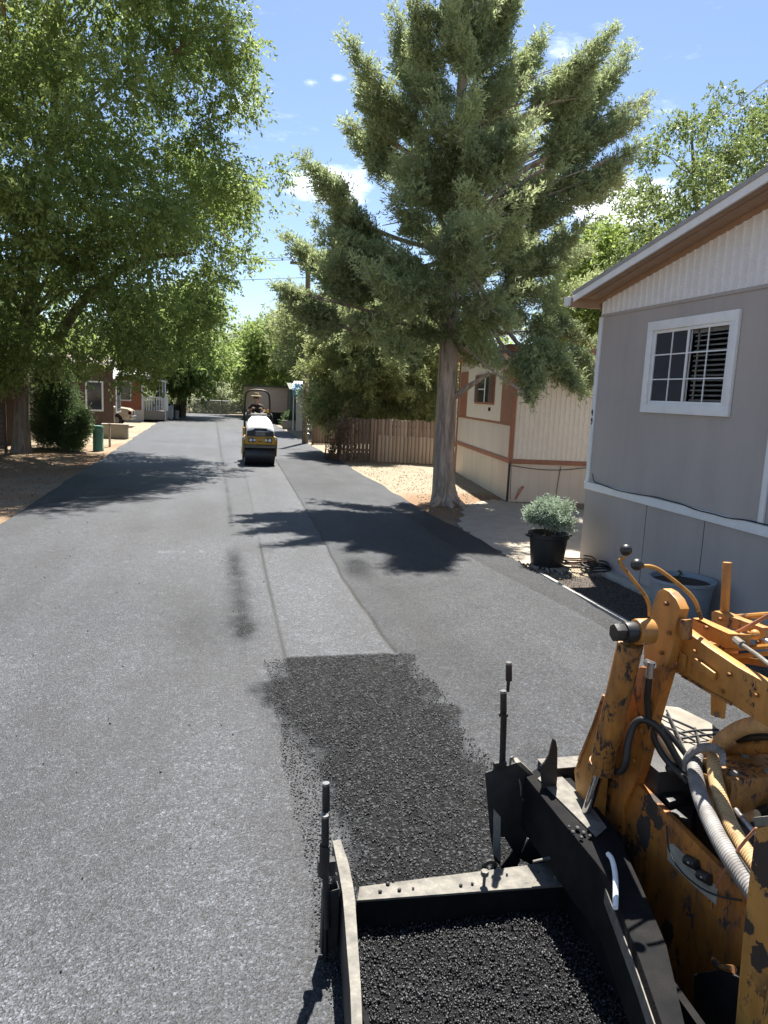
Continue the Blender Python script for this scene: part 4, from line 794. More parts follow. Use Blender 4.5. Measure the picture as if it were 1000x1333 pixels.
# ================================================================== ROLLER with its driver
RX, RY = 1.60, 25.0
def roller():
    r = thing('road_roller', 'small tandem road roller with white hood and yellow frame on the new asphalt', 'road roller', (RX, RY, 0)); X, Y = RX, RY; W_ = .50
    def drum(y, nm='drum'):
        mb = MB(); mb.rod((X - W_, y, .35), (X + W_, y, .35), .345, n=56); d = mb.build(nm, 'drum', r, bevel=.012); 
        mb = MB(); [mb.rod((X + s * (W_ + .002), y, .35), (X + s * (W_ + .03), y, .35), .12, n=18) for s in (-1, 1)]; mb.build('hub', 'black_steel', d)
    drum(Y); drum(Y + 1.55)
    mb = MB(); mb.prism([(X - W_ - .05, Y - .40, .60), (X + W_ + .05, Y - .40, .60), (X + W_ + .05, Y - .34, .60), (X - W_ - .05, Y - .34, .60)], (0, 0, .09)); mb.build('scraper_bar', 'dust_steel', r, bevel=.006)
    mb = MB(); mb.box((X - W_ - .02, Y - .36, .70), (X + W_ + .02, Y + .42, .98)); mb.build('frame', 'yellow', r, bevel=.03)
    for s in (-1, 1):
        mb = MB(); x = X + s * (W_ + .035); mb.prism([(x, Y - .36, .66), (x, Y + .40, .66), (x, Y + .16, .30), (x, Y - .14, .30)], (.035 * s, 0, 0)); mb.prism([(x, Y - .36, .66), (x, Y + .4, .66), (x, Y + .4, .92), (x, Y - .36, .92)], (.035 * s, 0, 0)); mb.build('side_yoke', 'yellow', r, bevel=.01)
        for dx, rr_, mt in ((.31, .055, 'lamp_lens'), (.19, .045, 'lamp_lens')):
            mb = MB(); mb.box((X + s * dx - .075, Y - .378, .78), (X + s * dx + .075, Y - .362, .93)) if dx > .3 else mb.box((X + s * dx - .044, Y - .376, .79), (X + s * dx + .044, Y - .362, .91)); bz = mb.build('headlight', 'black_plastic', r, bevel=.004)
            mb = MB(); mb.rod((X + s * dx, Y - .378, .855), (X + s * dx, Y - .40, .855), rr_, n=20); mb.build('lens', mt, bz, bevel=.006)
    mb = MB(); mb.box((X - .06, Y - .372, .80), (X + .06, Y - .362, .825)); mb.build('tow_slot', 'black_plastic', r)
    # white hood: lofted, rounded
    sec = [(Y - .40, .45, .98, 1.16), (Y - .34, .455, .98, 1.30), (Y - .1, .455, .98, 1.48), (Y + .25, .42, .98, 1.60), (Y + .50, .37, .98, 1.64)]; mb = MB(); rings = []
    for y, w, z0, z1 in sec:
        pts = [(-w, z0), (-w, z0 + (z1 - z0) * .55), (-w * .9, z0 + (z1 - z0) * .82), (-w * .65, z1 - .015), (0, z1), (w * .65, z1 - .015), (w * .9, z0 + (z1 - z0) * .82), (w, z0 + (z1 - z0) * .55), (w, z0)]; rings.append([mb.bm.verts.new((X + a, y, b)) for a, b in pts])
    for a, b in zip(rings, rings[1:]):
        for k in range(8): mb.bm.faces.new((a[k], a[k + 1], b[k + 1], b[k]))
    mb.bm.faces.new(rings[0]); mb.bm.faces.new(rings[-1][::-1]); h = mb.build('hood', 'white_hood', r)
    mb = MB(); mb.prism([(X - .44, Y - .415, .985), (X + .44, Y - .415, .985), (X + .44, Y - .405, 1.15), (X + .24, Y - .395, 1.19), (X + .2, Y - .385, 1.25), (X - .2, Y - .385, 1.25), (X - .24, Y - .395, 1.19), (X - .44, Y - .405, 1.15)], (0, .012, 0)); gmask = mb.build('grille', 'black_plastic', h, smooth=False)
    mb = MB(); [mb.box((X - .16, Y - .428, 1.02 + .03 * k), (X + .16, Y - .417, 1.03 + .03 * k)) for k in range(5)]; mb.build('grille_bar', 'bare_steel', gmask)
    mb = MB(); mb.box((X - .38, Y + .50, .98), (X + .38, Y + .64, 1.66)); mb.build('console', 'black_plastic', r, bevel=.03)
    mb = MB(); mb.box((X - .28, Y + .45, 1.60), (X + .28, Y + .64, 1.71)); mb.build('dashboard', 'concrete', r, bevel=.02)
    mb = MB(); mb.tube([(X + .17 * math.cos(a), Y + .72 + .12 * math.sin(a), 1.78 + .09 * math.sin(a)) for a in np.linspace(0, 2 * math.pi, 20)], .014, 8, 0); mb.build('steering_wheel', 'rubber', r)
    mb = MB(); mb.box((X - .50, Y + .42, .68), (X + .50, Y + 1.75, .80)); mb.build('platform', 'yellow', r, bevel=.02)
    mb = MB(); mb.box((X - .49, Y + 1.25, .80), (X + .49, Y + 1.95, 1.18)); mb.build('rear_body', 'yellow', r, bevel=.04)
    mb = MB(); mb.box((X - .24, Y + 1.02, 1.18), (X + .24, Y + 1.45, 1.38)); mb.box((X - .24, Y + 1.40, 1.35), (X + .24, Y + 1.5, 1.72)); mb.build('seat', 'black_plastic', r, bevel=.03)
    mb = MB(); mb.tube([(X - .44, Y + 1.55, 1.1), (X - .44, Y + 1.55, 2.25), (X - .36, Y + 1.55, 2.44), (X - .15, Y + 1.55, 2.50), (X + .15, Y + 1.55, 2.50), (X + .36, Y + 1.55, 2.44), (X + .44, Y + 1.55, 2.25), (X + .44, Y + 1.55, 1.1)], .034, 10, 2); mb.build('roll_bar', 'black_steel', r)
    for s in (-1, 1):
        mb = MB(); mb.tube([(X + s * .43, Y + .45, 1.0), (X + s * .47, Y + .5, 1.45), (X + s * .44, Y + .62, 1.72), (X + s * .40, Y + 1.0, 1.70)], .018, 8, 2); mb.build('grab_rail', 'black_steel', r)
        mb = MB(); mb.box((X + s * .52 - .05, Y - .36, .86), (X + s * .52 + .05, Y - .28, .96)); mb.build('corner_light', 'lamp_lens', r, bevel=.01)
    mb = MB(); mb.rod((X + .30, Y + .60, 1.74), (X + .30, Y + .60, 1.86), .05, .04, 12); mb.build('beacon', 'yellow', r)
roller()
def skin_body(name, joints, edges, mat, parent, sub=2):
    me = bpy.data.meshes.new(name); b = BASE.get(parent, Vector((0, 0, 0))); me.from_pydata([Vector(j[0]) - b for j in joints], edges, []); o = link(bpy.data.objects.new(name, me)); BASE[o] = b
    sk = o.modifiers.new('skin', 'SKIN'); sk.use_smooth_shade = True
    for i, j in enumerate(joints): me.skin_vertices[0].data[i].radius = (j[1], j[2] if len(j) > 2 else j[1])
    me.skin_vertices[0].data[0].use_root = True; sb = o.modifiers.new('sub', 'SUBSURF'); sb.levels = sub; sb.render_levels = sub; bpy.context.view_layer.update()
    dg = bpy.context.evaluated_depsgraph_get(); m2 = bpy.data.meshes.new_from_object(o.evaluated_get(dg)); o.modifiers.clear(); o.data = m2; m2.materials.clear(); m2.materials.append(MT[mat]); m2.polygons.foreach_set('use_smooth', [True] * len(m2.polygons))
    if parent: o.parent = parent
    return o
def driver():
    X, Y = RX - .06, RY + 1.15; r = thing('person', 'roller driver in black shirt and tan hat sitting at the wheel', 'person', (X, Y, 1.28))
    J = [((X, Y, 1.34), .15, .12), ((X, Y - .02, 1.52), .13, .10), ((X, Y - .03, 1.70), .15, .105), ((X, Y - .03, 1.82), .13, .09), ((X, Y - .04, 1.90), .06), ((X, Y - .05, 1.96), .055), ((X - .01, Y - .07, 2.03), .08, .09), ((X - .01, Y - .07, 2.13), .082, .095), ((X - .01, Y - .06, 2.20), .05, .06),
         ((X - .19, Y - .03, 1.81), .065), ((X - .28, Y - .14, 1.60), .048), ((X - .17, Y - .36, 1.72), .036), ((X - .13, Y - .42, 1.75), .028), ((X + .19, Y - .03, 1.81), .065), ((X + .28, Y - .14, 1.60), .048), ((X + .17, Y - .36, 1.72), .036), ((X + .13, Y - .42, 1.75), .028),
         ((X - .10, Y - .06, 1.34), .09), ((X - .17, Y - .46, 1.36), .075), ((X - .18, Y - .50, .95), .05), ((X - .18, Y - .58, .86), .04), ((X + .10, Y - .06, 1.34), .09), ((X + .17, Y - .46, 1.36), .075), ((X + .18, Y - .50, .95), .05), ((X + .18, Y - .58, .86), .04), ((X - .01, Y - .165, 2.06), .016)]
    E_ = [(0, 1), (1, 2), (2, 3), (3, 4), (4, 5), (5, 6), (6, 7), (7, 8), (3, 9), (9, 10), (10, 11), (11, 12), (3, 13), (13, 14), (14, 15), (15, 16), (0, 17), (17, 18), (18, 19), (19, 20), (0, 21), (21, 22), (22, 23), (23, 24), (6, 25)]
    skin_body("body", J, E_, 'skin', r)
    S = [(J[0][0], .17, .135), (J[1][0], .15, .12), (J[2][0], .17, .12), (J[3][0], .145, .10), ((X, Y - .035, 1.87), .085, .075), (J[9][0], .082), ((X - .25, Y - .10, 1.67), .066), (J[13][0], .082), ((X + .25, Y - .10, 1.67), .066)]
    skin_body('shirt', S, [(0, 1), (1, 2), (2, 3), (3, 4), (3, 5), (5, 6), (3, 7), (7, 8)], 'black_cloth', r)
    T_ = [((X, Y, 1.33), .16, .13), (J[17][0], .105), (J[18][0], .09), ((X - .18, Y - .50, 1.0), .066), (J[21][0], .105), (J[22][0], .09), ((X + .18, Y - .50, 1.0), .066)]
    skin_body('trousers', T_, [(0, 1), (1, 2), (2, 3), (0, 4), (4, 5), (5, 6)], 'jeans', r)
    for s in (-1, 1):
        mb = MB(); mb.ball((X + s * .18, Y - .60, .845), .055, 12, (1, 2.0, .8)); mb.build('boot', 'black_plastic', r)
        mb = MB(); hx, hy, hz = X + s * .13, Y - .43, 1.76
        for k in range(4): mb.tube([(hx - s * .0 + (k - 1.5) * .018, hy, hz + .01), (hx + (k - 1.5) * .019, hy - .045, hz + .022), (hx + (k - 1.5) * .019, hy - .062, hz - .005), (hx + (k - 1.5) * .018, hy - .045, hz - .02)], .0085, 6, 1)
        mb.tube([(hx - s * .03, hy + .01, hz), (hx - s * .05, hy - .03, hz - .005), (hx - s * .045, hy - .05, hz - .012)], .010, 6, 1); mb.build('hand', 'skin', r)
        mb = MB(); mb.ball((X - .01 + s * .032, Y - .158, 2.095), .012, 8); mb.build('eye', 'black_plastic', r); mb = MB(); mb.ball((X - .01 + s * .088, Y - .065, 2.07), .022, 8, (.5, .8, 1.2)); mb.build('ear', 'skin', r)
    mb = MB(); mb.ball((X - .01, Y - .045, 2.12), .098, 16, (1, 1.05, .9)); mb.build('hair', 'hair', r)
    mb = MB(); mb.lathe([(.19, 2.165), (.175, 2.172), (.105, 2.178), (.10, 2.24), (.08, 2.275), (.001, 2.28)], (X - .01, Y - .06, 0), 26); mb.build('hat', 'straw', r)
    mb = MB(); mb.box((X - .035, Y - .165, 2.018), (X + .015, Y - .150, 2.028)); mb.build('mouth', 'brown_trim', r)
    r.location.z += .13
driver()

# ================================================================== PAVING MACHINE
def paver():
    r = thing('paving_machine', 'old orange paving machine with rusty side, black screed box and levers at the lower right', 'paving machine', (1.9, 2.4, 0)); XW = 1.95
    T3 = lambda pts, X, off, nm, mat, bev=.004, par=r: MB().prism(pxX(pts, X), off).build(nm, mat, par, bevel=bev, smooth=True)
    # --- body side, tower and their depth
    T3([(826, 1016), (984, 1178), (1010, 1205), (1010, 1420), (800, 1420), (806, 1250), (800, 1130), (812, 1040)], XW, (.03, 0, 0), 'side_panel', 'orange_rust')
    T3([(786, 905), (800, 897), (833, 868), (868, 872), (850, 935), (834, 1000), (826, 1020), (812, 1050), (806, 1150), (806, 1250), (772, 1160), (762, 1060), (745, 1004)], XW - .02, (.05, 0, 0), 'tower_plate', 'orange_rust')
    T3([(786, 905), (797, 898), (771, 1006), (766, 1070), (752, 1050), (747, 1003)], XW - .14, (.09, 0, 0), 'tower_gusset', 'orange', .005)
    mb = MB(); p = PX(800, 1100, XW); mb.box((XW + .03, 1.2, .02), (XW + 1.5, 2.95, .55)); mb.build('chassis', 'tar_steel', r, bevel=.01)
    mb = MB(); mb.box((XW + .75, 1.2, .55), (XW + 1.5, 2.9, .98)); mb.build('engine_block', 'tar_steel', r, bevel=.02)
    mb = MB(); mb.box((XW + .05, 2.72, .55), (XW + .9, 2.92, .86)); mb.build('bulkhead', 'tar_steel', r, bevel=.01)
    T3([(869, 1099), (876, 1098), (934, 1156), (932, 1178), (900, 1150), (869, 1119)], XW - .004, (.003, 0, 0), 'worn_stripe', 'sticker', 0)
    # flaked black edge by the panel's top
    for x, y in ((900, 1122), (917, 1141)):
        mb = MB(); a = PX(x - 6, y - 3, XW - .012); b = PX(x + 8, y + 5, XW - .012); mb.tube([a, b], .022, 10, 0); l = mb.build('latch', 'rubber', r); mb = MB(); mb.ball(PX(x - 4, y + 1, XW - .034), .006, 8); mb.build('latch_pin', 'bare_steel', l)
    mb = MB(); mb.tube([PX(868, 1075, XW - .02), PX(870, 1110, XW - .05), PX(890, 1140, XW - .05), PX(925, 1165, XW - .03), PX(965, 1172, XW - .02)], .004, 6, 2); mb.build('control_cable', 'wire', r)
    mb = MB(); mb.tube([PX(932, 1155, 1.9), PX(945, 1130, 1.88), PX(965, 1100, 1.86), PX(985, 1078, 1.86)], .006, 6, 2); mb.build('control_cable', 'brown_trim', r)
    # --- lift cylinder
    A = PY(821, 836, 2.72); B = PY(783, 1000, 2.86); Cq = PY(757, 1075, 2.93)
    cy = MB().rod(B, A, .056, .056, 28).build('lift_cylinder', 'orange_cyl', r, bevel=.006); BASE[cy] = BASE[r]
    dv = Vector(A) - Vector(B); dv.normalize(); MB().rod(Vector(B) - dv * .01, Vector(B) + dv * .035, .062, .062, 28).build('gland_ring', 'orange_cyl', cy, bevel=.004)
    MB().rod(Cq, B, .022, .022, 18).build('piston_rod', 'chrome', cy)
    e = PY(843, 822, 2.70); MB().rod(Vector(e) + Vector((.02, 0, 0)), Vector(e) + Vector((-.06, 0, 0)), .057, .057, 26).build('pin_boss', 'orange', r, bevel=.01)
    MB().rod(Vector(e) + Vector((-.059, 0, 0)), Vector(e) + Vector((-.115, 0, 0)), .045, .045, 24).build('washer', 'rubber', r, bevel=.008)
    MB().rod(Vector(e) + Vector((-.114, 0, 0)), Vector(e) + Vector((-.165, 0, 0)), .040, .040, 6).build('pin_bolt', 'black_steel', r, bevel=.005)
    # --- head bracket and beams
    T3([(846, 802), (850, 786), (856, 770), (863, 766), (871, 770), (880, 780), (886, 793), (879, 816), (876, 842), (867, 870), (838, 866), (838, 840)], 1.97, (.045, 0, 0), 'head_bracket', 'orange', .004)
    T3([(866, 826), (881, 812), (921, 842), (960, 868), (1012, 897), (1012, 955), (952, 917), (888, 880), (862, 868)], 2.04, (.045, 0, 0), 'lift_arm', 'orange', .005)
    T3([(874, 842), (892, 854), (890, 874), (880, 876), (868, 868)], 2.025, (.012, 0, 0), 'arm_gusset', 'orange', .003)
    mb = MB(); q = Vector(PX(880, 864, 2.02)); mb.rod(q + Vector((-.016, 0, 0)), q, .013, n=6); mb.build('bolt', 'brown_trim', r)
    T3([(903, 856), (930, 876), (928, 886), (900, 866)], 2.02, (.018, 0, 0), 'arm_stiffener', 'orange', .003)
    T3([(925, 900), (943, 910), (940, 936), (925, 931)], 2.10, (.015, 0, 0), 'hanger_tab', 'orange', .003)
    q = Vector(PX(933, 930, 2.095)); MB().rod(q + Vector((-.006, 0, 0)), q, .012, n=14).build('hanger_eye', 'bare_steel', r)
    q = PX(893, 806, 1.99); q2 = PX(893, 832, 1.99); MB().rod(q, q2, .026, .026, 18).build('pipe_socket', 'orange_cyl', r, bevel=.004)
    T3([(902, 806), (910, 806), (949, 827), (974, 828), (972, 846), (944, 843), (900, 824)], 2.16, (.016, 0, 0), 'control_bar', 'orange', .003)
    mb = MB(); mb.prism([Vector(PX(902, 806, 2.16)), Vector(PX(949, 827, 2.16)), Vector(PX(974, 828, 2.16)), Vector(PX(974, 828, 2.16)) + Vector((.05, 0, 0)), Vector(PX(949, 827, 2.16)) + Vector((.05, 0, 0)), Vector(PX(902, 806, 2.16)) + Vector((.05, 0, 0))], (0, 0, .006)); mb.build('control_bar_flange', 'orange', r)
    T3([(926, 797), (930, 795), (993, 817), (994, 845), (984, 845), (983, 826), (926, 812)], 2.40, (.06, 0, 0), 'post_bracket', 'orange', .004)
    a = PX(947, 732, 2.44); b = PX(943, 801, 2.44); MB().rod(b, a, .021, .021, 20).build('sight_post', 'orange', r, bevel=.003)
    mb = MB(); mb.tube([PX(948, 804, 2.46), PX(975, 802, 2.46), PX(1015, 799, 2.46)], .013, 8, 0); mb.build('handrail', 'orange_pale', r)
    mb = MB(); mb.tube([PX(948, 829, 2.25), PX(975, 815, 2.2), PX(1015, 793, 2.15)], .0085, 8, 0); mb.build('push_rod', 'brown_trim', r)
    mb = MB(); mb.tube([PX(922, 812, 2.3), PX(940, 820, 2.3), PX(978, 830, 2.3)], .010, 8, 0); mb.ball(PX(983, 826, 2.3), .022, 10); mb.build('push_rod', 'orange_pale', r)
    mb = MB(); mb.tube([PX(962, 836, 2.12), PX(985, 852, 2.08), PX(1015, 876, 2.02)], [.007, .009, .010], 8, 0); mb.rod(PX(958, 833, 2.14), PX(967, 840, 2.11), .017, n=8); mb.build('push_rod', 'dust_steel', r)
    mb = MB(); mb.tube([PX(978, 822, 2.42), PX(1015, 845, 2.40)], .012, 8, 0); mb.build('push_rod', 'bare_steel', r)
    for y0 in (843, 852): mb = MB(); a = PX(955 if y0 > 845 else 935, y0 + 3, 2.2); b = PX(1015, y0 - 3, 2.2); mb.tube([a, b], .011, 6, 0); mb.build('shelf_rail', 'orange_pale', r)
    mb = MB(); mb.prism([PX(925, 848, 2.22), PX(1015, 862, 2.22), PX(1015, 862, 2.7), PX(925, 848, 2.7)], (0, 0, -.03)); mb.build('valve_tray', 'orange', r, bevel=.003)
    for x in (905, 925, 950): mb = MB(); q = Vector(PX(x, 838 + (x - 905) * .18, 2.24)); mb.box(q - Vector((.03, .02, .02)), q + Vector((.03, .02, .02))); mb.rod(q + Vector((-.05, 0, 0)), q, .012, n=6); mb.build('spool_valve', 'orange_cyl', r, bevel=.003)
    # --- control levers with black knobs
    for Yk, kn, pts, rk in ((2.72, (815, 716), [(817, 718), (811, 726), (805, 731), (826, 757), (845, 782), (846, 802)], .0255), (2.66, (829, 735), [(838, 737), (847, 737), (858, 741), (882, 759), (905, 779), (913, 806)], .0255)):
        mb = MB(); mb.tube([PY(x, y, Yk) for x, y in pts], .0085, 12, 2); lv = mb.build('control_lever', 'orange_pale', r)
        mb = MB(); mb.ball(PY(*kn, Yk), rk, 24); mb.build('knob', 'black_plastic', lv)
    for bx_, by_, bX in ((868, 786, 1.965), (862, 850, 1.965), (872, 824, 1.965), (905, 848, 2.035), (950, 878, 2.035), (985, 905, 2.035), (940, 900, 2.035), (842, 905, 1.925), (836, 950, 1.925), (826, 990, 1.925), (800, 915, 1.925), (775, 1020, 1.925), (790, 1100, 1.925), (938, 806, 2.395), (975, 824, 2.395), (988, 836, 2.395), (920, 817, 2.155), (958, 836, 2.155)):
        q = Vector(PX(bx_, by_, bX)); MB().rod(q + Vector((-.012, 0, 0)), q + Vector((.002, 0, 0)), .010, n=6).build('bolt', 'orange_cyl', r)
    for (x0, y0), (x1, y1), wX in (((838, 868), (867, 871), 1.965), ((866, 826), (862, 868), 2.035), ((888, 880), (952, 917), 2.035), ((786, 905), (752, 1000), 1.80)): MB().tube([PX(x0 + (x1 - x0) * s_, y0 + (y1 - y0) * s_ + math.sin(s_ * 60) * .3, wX) for s_ in np.linspace(0, 1, 12)], .006, 6, 1).build('weld_seam', 'orange_cyl', r)
    # --- hoses
    def hose(pts, rad, nm, mat, n=12): return MB().tube(pts, rad, n, 3).build(nm, mat, r)
    hose([PX(796, 1003, 1.87), PX(806, 1006, 1.84), PX(815, 998, 1.84), PX(817, 965, 1.85), PX(826, 938, 1.88), PX(845, 936, 1.92), PX(864, 955, 1.98), PX(880, 985, 2.04), PX(898, 1012, 2.08)], .0165, 'hydraulic_hose', 'rubber')
    hose([PX(848, 868, 1.88), PX(844, 890, 1.88), PX(842, 915, 1.90), PX(846, 948, 1.94), PX(862, 985, 2.0), PX(896, 1018, 2.06)], .0145, 'hydraulic_hose', 'rubber')
    hose([PX(858, 942, 2.0), PX(880, 965, 2.06), PX(900, 992, 2.10), PX(912, 1000, 2.12)], .013, 'hydraulic_hose', 'rubber')
    mb = MB(); mb.rod(PX(848, 862, 1.88), PX(846, 882, 1.88), .019, n=8); mb.rod(PX(842, 862, 1.90), PX(850, 866, 1.88), .016, n=10); mb.build('hose_fitting', 'bare_steel', r); mb = MB(); mb.rod(PX(788, 996, 1.88), PX(800, 1004, 1.86), .014, n=8); mb.build('hose_fitting', 'orange_cyl', r)
    hose([PX(906, 985, 2.12), PX(904, 1005, 2.05), PX(912, 1040, 1.96), PX(932, 1085, 1.88), PX(955, 1125, 1.84), PX(990, 1175, 1.82)], .033, 'air_hose', 'grey_hose', 18)
    hose([PX(930, 985, 2.14), PX(930, 1010, 2.08), PX(942, 1055, 2.0), PX(962, 1095, 1.94), PX(1000, 1150, 1.90)], .030, 'air_hose', 'tan_hose', 18)
    hose([PX(912, 1000, 2.2), PX(918, 985, 2.22), PX(945, 958, 2.24), PX(975, 942, 2.24), PX(1020, 945, 2.24)], .034, 'air_hose', 'tan_hose', 18)
    hose([PX(925, 985, 2.3), PX(960, 975, 2.32), PX(1020, 968, 2.32)], .034, 'air_hose', 'orange_cyl', 16)
    hose([PX(960, 962, 2.3), PX(985, 958, 2.3), PX(1020, 960, 2.3)], .018, 'hydraulic_hose', 'rubber')
    mb = MB(); c0_ = [PX(892, 1003, 2.05), PX(893, 986, 2.05), PX(908, 974, 2.09), PX(928, 972, 2.12), PX(941, 980, 2.12), PX(941, 996, 2.10)]; mb.tube(c0_, [.012, .016, .020, .020, .016, .012], 10, 2); mb.build('hose_clamp', 'grey_hose', r)
    hose([PX(958, 1055, 2.05), PX(970, 1070, 2.03), PX(985, 1090, 2.02), PX(1010, 1110, 2.02)], .013, 'braided_hose', 'bare_steel')
    # --- cover, valve block, dark tray
    mb = MB(); mb.prism(pxZ([(856, 917), (884, 920), (925, 940), (952, 962), (905, 1002), (872, 978), (852, 940)], .93), (0, 0, -.08)); cv = mb.build('engine_cover', 'pale_cover', r, bevel=.01)
    mb = MB()
    for (x0, y0), (x1, y1) in (((858, 930), (930, 962)), ((862, 945), (905, 965)), ((880, 955), (935, 950)), ((885, 962), (938, 956)), ((905, 948), (915, 985)), ((868, 925), (895, 985))): mb.tube([G(x0, y0, .945), G((x0 + x1) / 2, (y0 + y1) / 2 - 2, .96), G(x1, y1, .945)], .006, 6, 1)
    mb.build('wiring', 'wire', r)
    mb = MB(); mb.prism(pxZ([(834, 1030), (880, 1014), (905, 1040), (900, 1074), (872, 1056)], .72), (0, 0, -.04)); mb.build('battery_tray', 'black_steel', r, bevel=.006)
    mb = MB(); mb.prism(pxZ([(856, 1026), (880, 1020), (892, 1038), (872, 1044)], .755), (0, 0, -.03)); mb.build('battery', 'black_plastic', r, bevel=.006)
    q = Vector(G(875, 1000, .9)); MB().ball(q, .03, 12).build('cap', 'rubber', r)
    mb = MB(); a = G(938, 990, 1.02); b = G(1010, 978, 1.02); c = G(1010, 1018, 1.02); d = G(945, 1010, 1.02)
    a = np.array([2.15, 2.16, 0]); mb.box((2.10, 2.38, .78), (2.70, 2.58, 1.0)); vb = mb.build('pump_housing', 'orange_cyl', r, bevel=.02)
    for x, y in ((2.14, 2.42), (2.14, 2.54), (2.30, 2.41), (2.30, 2.55)): MB().rod((x, y, .99), (x, y, 1.015), .018, n=6).build('bolt', 'dust_steel', vb, bevel=.002)
    mb = MB(); mb.rod((2.06, 2.48, .89), (2.11, 2.48, .89), .08, n=20); mb.build('pump_flange', 'orange_cyl', vb, bevel=.005)
    for y in (2.42, 2.54): MB().rod((2.045, y, .93), (2.065, y, .93), .014, n=6).build('bolt', 'dust_steel', vb)
    mb = MB(); mb.rod((2.32, 2.28, .90), (2.32, 2.39, .90), .035, n=16); mb.build('pump_port', 'orange_pale', vb, bevel=.004)
    mb = MB(); mb.box((2.12, 2.3, .6), (2.7, 2.6, .83)); mb.build('engine_base', 'tar_steel', r, bevel=.02)
    for k in range(7): q = Vector((2.15 + .09 * k, 2.35 + .03 * (k % 3), .84)); MB().rod(q, q + Vector((.02, -.05, .05)), .02, n=10).build('hose_stub', ('tan_hose', 'rubber', 'orange_cyl')[k % 3], r)
    # --- front right cover plate and the box beneath
    T3([(983, 1078), (1014, 1072), (1014, 1420), (950, 1420), (957, 1330), (966, 1225), (974, 1150)], 1.70, (.03, 0, 0), 'corner_plate', 'orange_pale', .006)
    T3([(979, 1064), (1014, 1061), (1014, 1074), (983, 1077)], 1.70, (.05, 0, 0), 'plate_bracket', 'dust_steel', .003)
    T3([(903, 1268), (938, 1262), (962, 1272), (958, 1420), (905, 1420), (902, 1300)], 1.84, (.1, 0, 0), 'tool_box', 'black_steel', .008)
    mb = MB(); mb.tube([PX(930, 1250, 1.88), PX(938, 1260, 1.86), PX(955, 1262, 1.85)], .014, 8, 1); mb.build('box_handle', 'orange_cyl', r)
    # --- tow arm
    zt_ = .56
    mb = MB(); mb.prism(pxZ([(684, 1010), (718, 986), (760, 1030), (800, 1077), (834, 1150), (868, 1230), (912, 1420), (880, 1420), (862, 1333), (833, 1250), (806, 1180), (791, 1142), (775, 1121), (730, 1067)], zt_), (0, 0, -.30)); mb.build('tow_arm', 'shaded_black', r, bevel=.006)
    mb = MB(); mb.prism(pxZ([(700, 1014), (720, 1000), (768, 1048), (790, 1078), (776, 1090), (748, 1062)], zt_ + .004), (0, 0, .004)); mb.build('dusty_plate', 'dust_steel', r)
    ed_ = [Vector(G(x, y, zt_)) for x, y in ((791, 1142), (806, 1180), (833, 1250), (862, 1333), (868, 1352))]
    mb = MB()
    for a_, b_ in zip(ed_, ed_[1:]): mb.prism([a_ + Vector((-.006, 0, -.05)), b_ + Vector((-.006, 0, -.05)), b_ + Vector((-.006, 0, -.115)), a_ + Vector((-.006, 0, -.115))], (.005, 0, 0))
    mb.build('wear_strip', 'dust_steel', r)
    mb = MB(); mb.tube([G(792, 1112, zt_ + .02), G(797, 1118, zt_ + .035), G(801, 1135, zt_ + .035), G(802, 1160, zt_ + .03), G(801, 1182, zt_ + .012)], .011, 8, 2); mb.build('grab_strap', 'white_trim', r)
    for k, (x, y) in enumerate(((752, 1078), (760, 1084), (746, 1083), (757, 1090), (768, 1088), (741, 1076))): MB().ball(G(x, y, zt_ + .015), .013 - .001 * k, 7, (1, 1.2, .7)).build('asphalt_lump', 'tar_steel', r, smooth=False)
    # bracket plate at the arm's far end, with its cut outs
    Yb = 3.30
    def TY(pts, Y, off, nm, mat, bev=.004): return MB().prism(pxY(pts, Y), off).build(nm, mat, r, bevel=bev)
    TY([(632, 1006), (672, 993), (686, 1000), (702, 1020), (726, 1058), (742, 1092), (690, 1092), (688, 1066), (690, 1064), (686, 1092), (676, 1118), (668, 1108), (657, 1090), (652, 1090), (652, 1128), (644, 1120), (638, 1080)], Yb, (0, .012, 0), 'arm_bracket', 'tar_steel')
    TY([(688, 1092), (742, 1092), (754, 1120), (720, 1130), (690, 1125), (676, 1118), (684, 1100)], Yb, (0, .012, 0), 'arm_bracket_foot', 'tar_steel')
    TY([(652, 1128), (668, 1108), (678, 1120), (664, 1146), (654, 1146)], Yb - .01, (0, .012, 0), 'bracket_leg', 'tar_steel')
    TY([(643, 1053), (652, 1064), (651, 1122), (642, 1112)], Yb - .006, (0, .005, 0), 'worn_label', 'sticker', 0)
    mb = MB(); mb.prism(pxY([(672, 993), (678, 992), (708, 1020), (702, 1020)], Yb - .004), (0, .05, 0)); mb.build('bracket_edge', 'dust_steel', r)
    for pts in (((676, 1014), (678, 1036)), ((680, 1040), (690, 1050)), ((694, 1042), (700, 1062)), ((701, 1046), (708, 1050)), ((707, 1052), (710, 1068)), ((714, 1062), (718, 1078)), ((718, 1064), (722, 1080)), ((726, 1078), (732, 1092))):
        (xa, ya), (xb, yb) = pts; mb = MB(); mb.tube([PY(xa, ya, Yb - .004), PY((xa + xb) / 2 + 1.5, (ya + yb) / 2, Yb - .004), PY(xb, yb, Yb - .004)], [.004, .007, .003], 6, 1); mb.build('scrape_mark', 'dust_steel', r)
    TY([(720, 962), (724, 964), (726, 974), (726, 1010), (723, 1046), (712, 1046), (706, 1028), (704, 998), (709, 993), (715, 983)], 3.16, (0, .012, 0), 'pointer_fin', 'tar_steel', .003)
    mb = MB(); mb.box((1.72, 3.26, .48), (2.02, 3.36, .60)); mb.build('cross_beam', 'tar_steel', r, bevel=.006); mb = MB(); mb.box((1.72, 3.255, .602), (2.02, 3.365, .608)); mb.build('beam_cap', 'dust_steel', r)
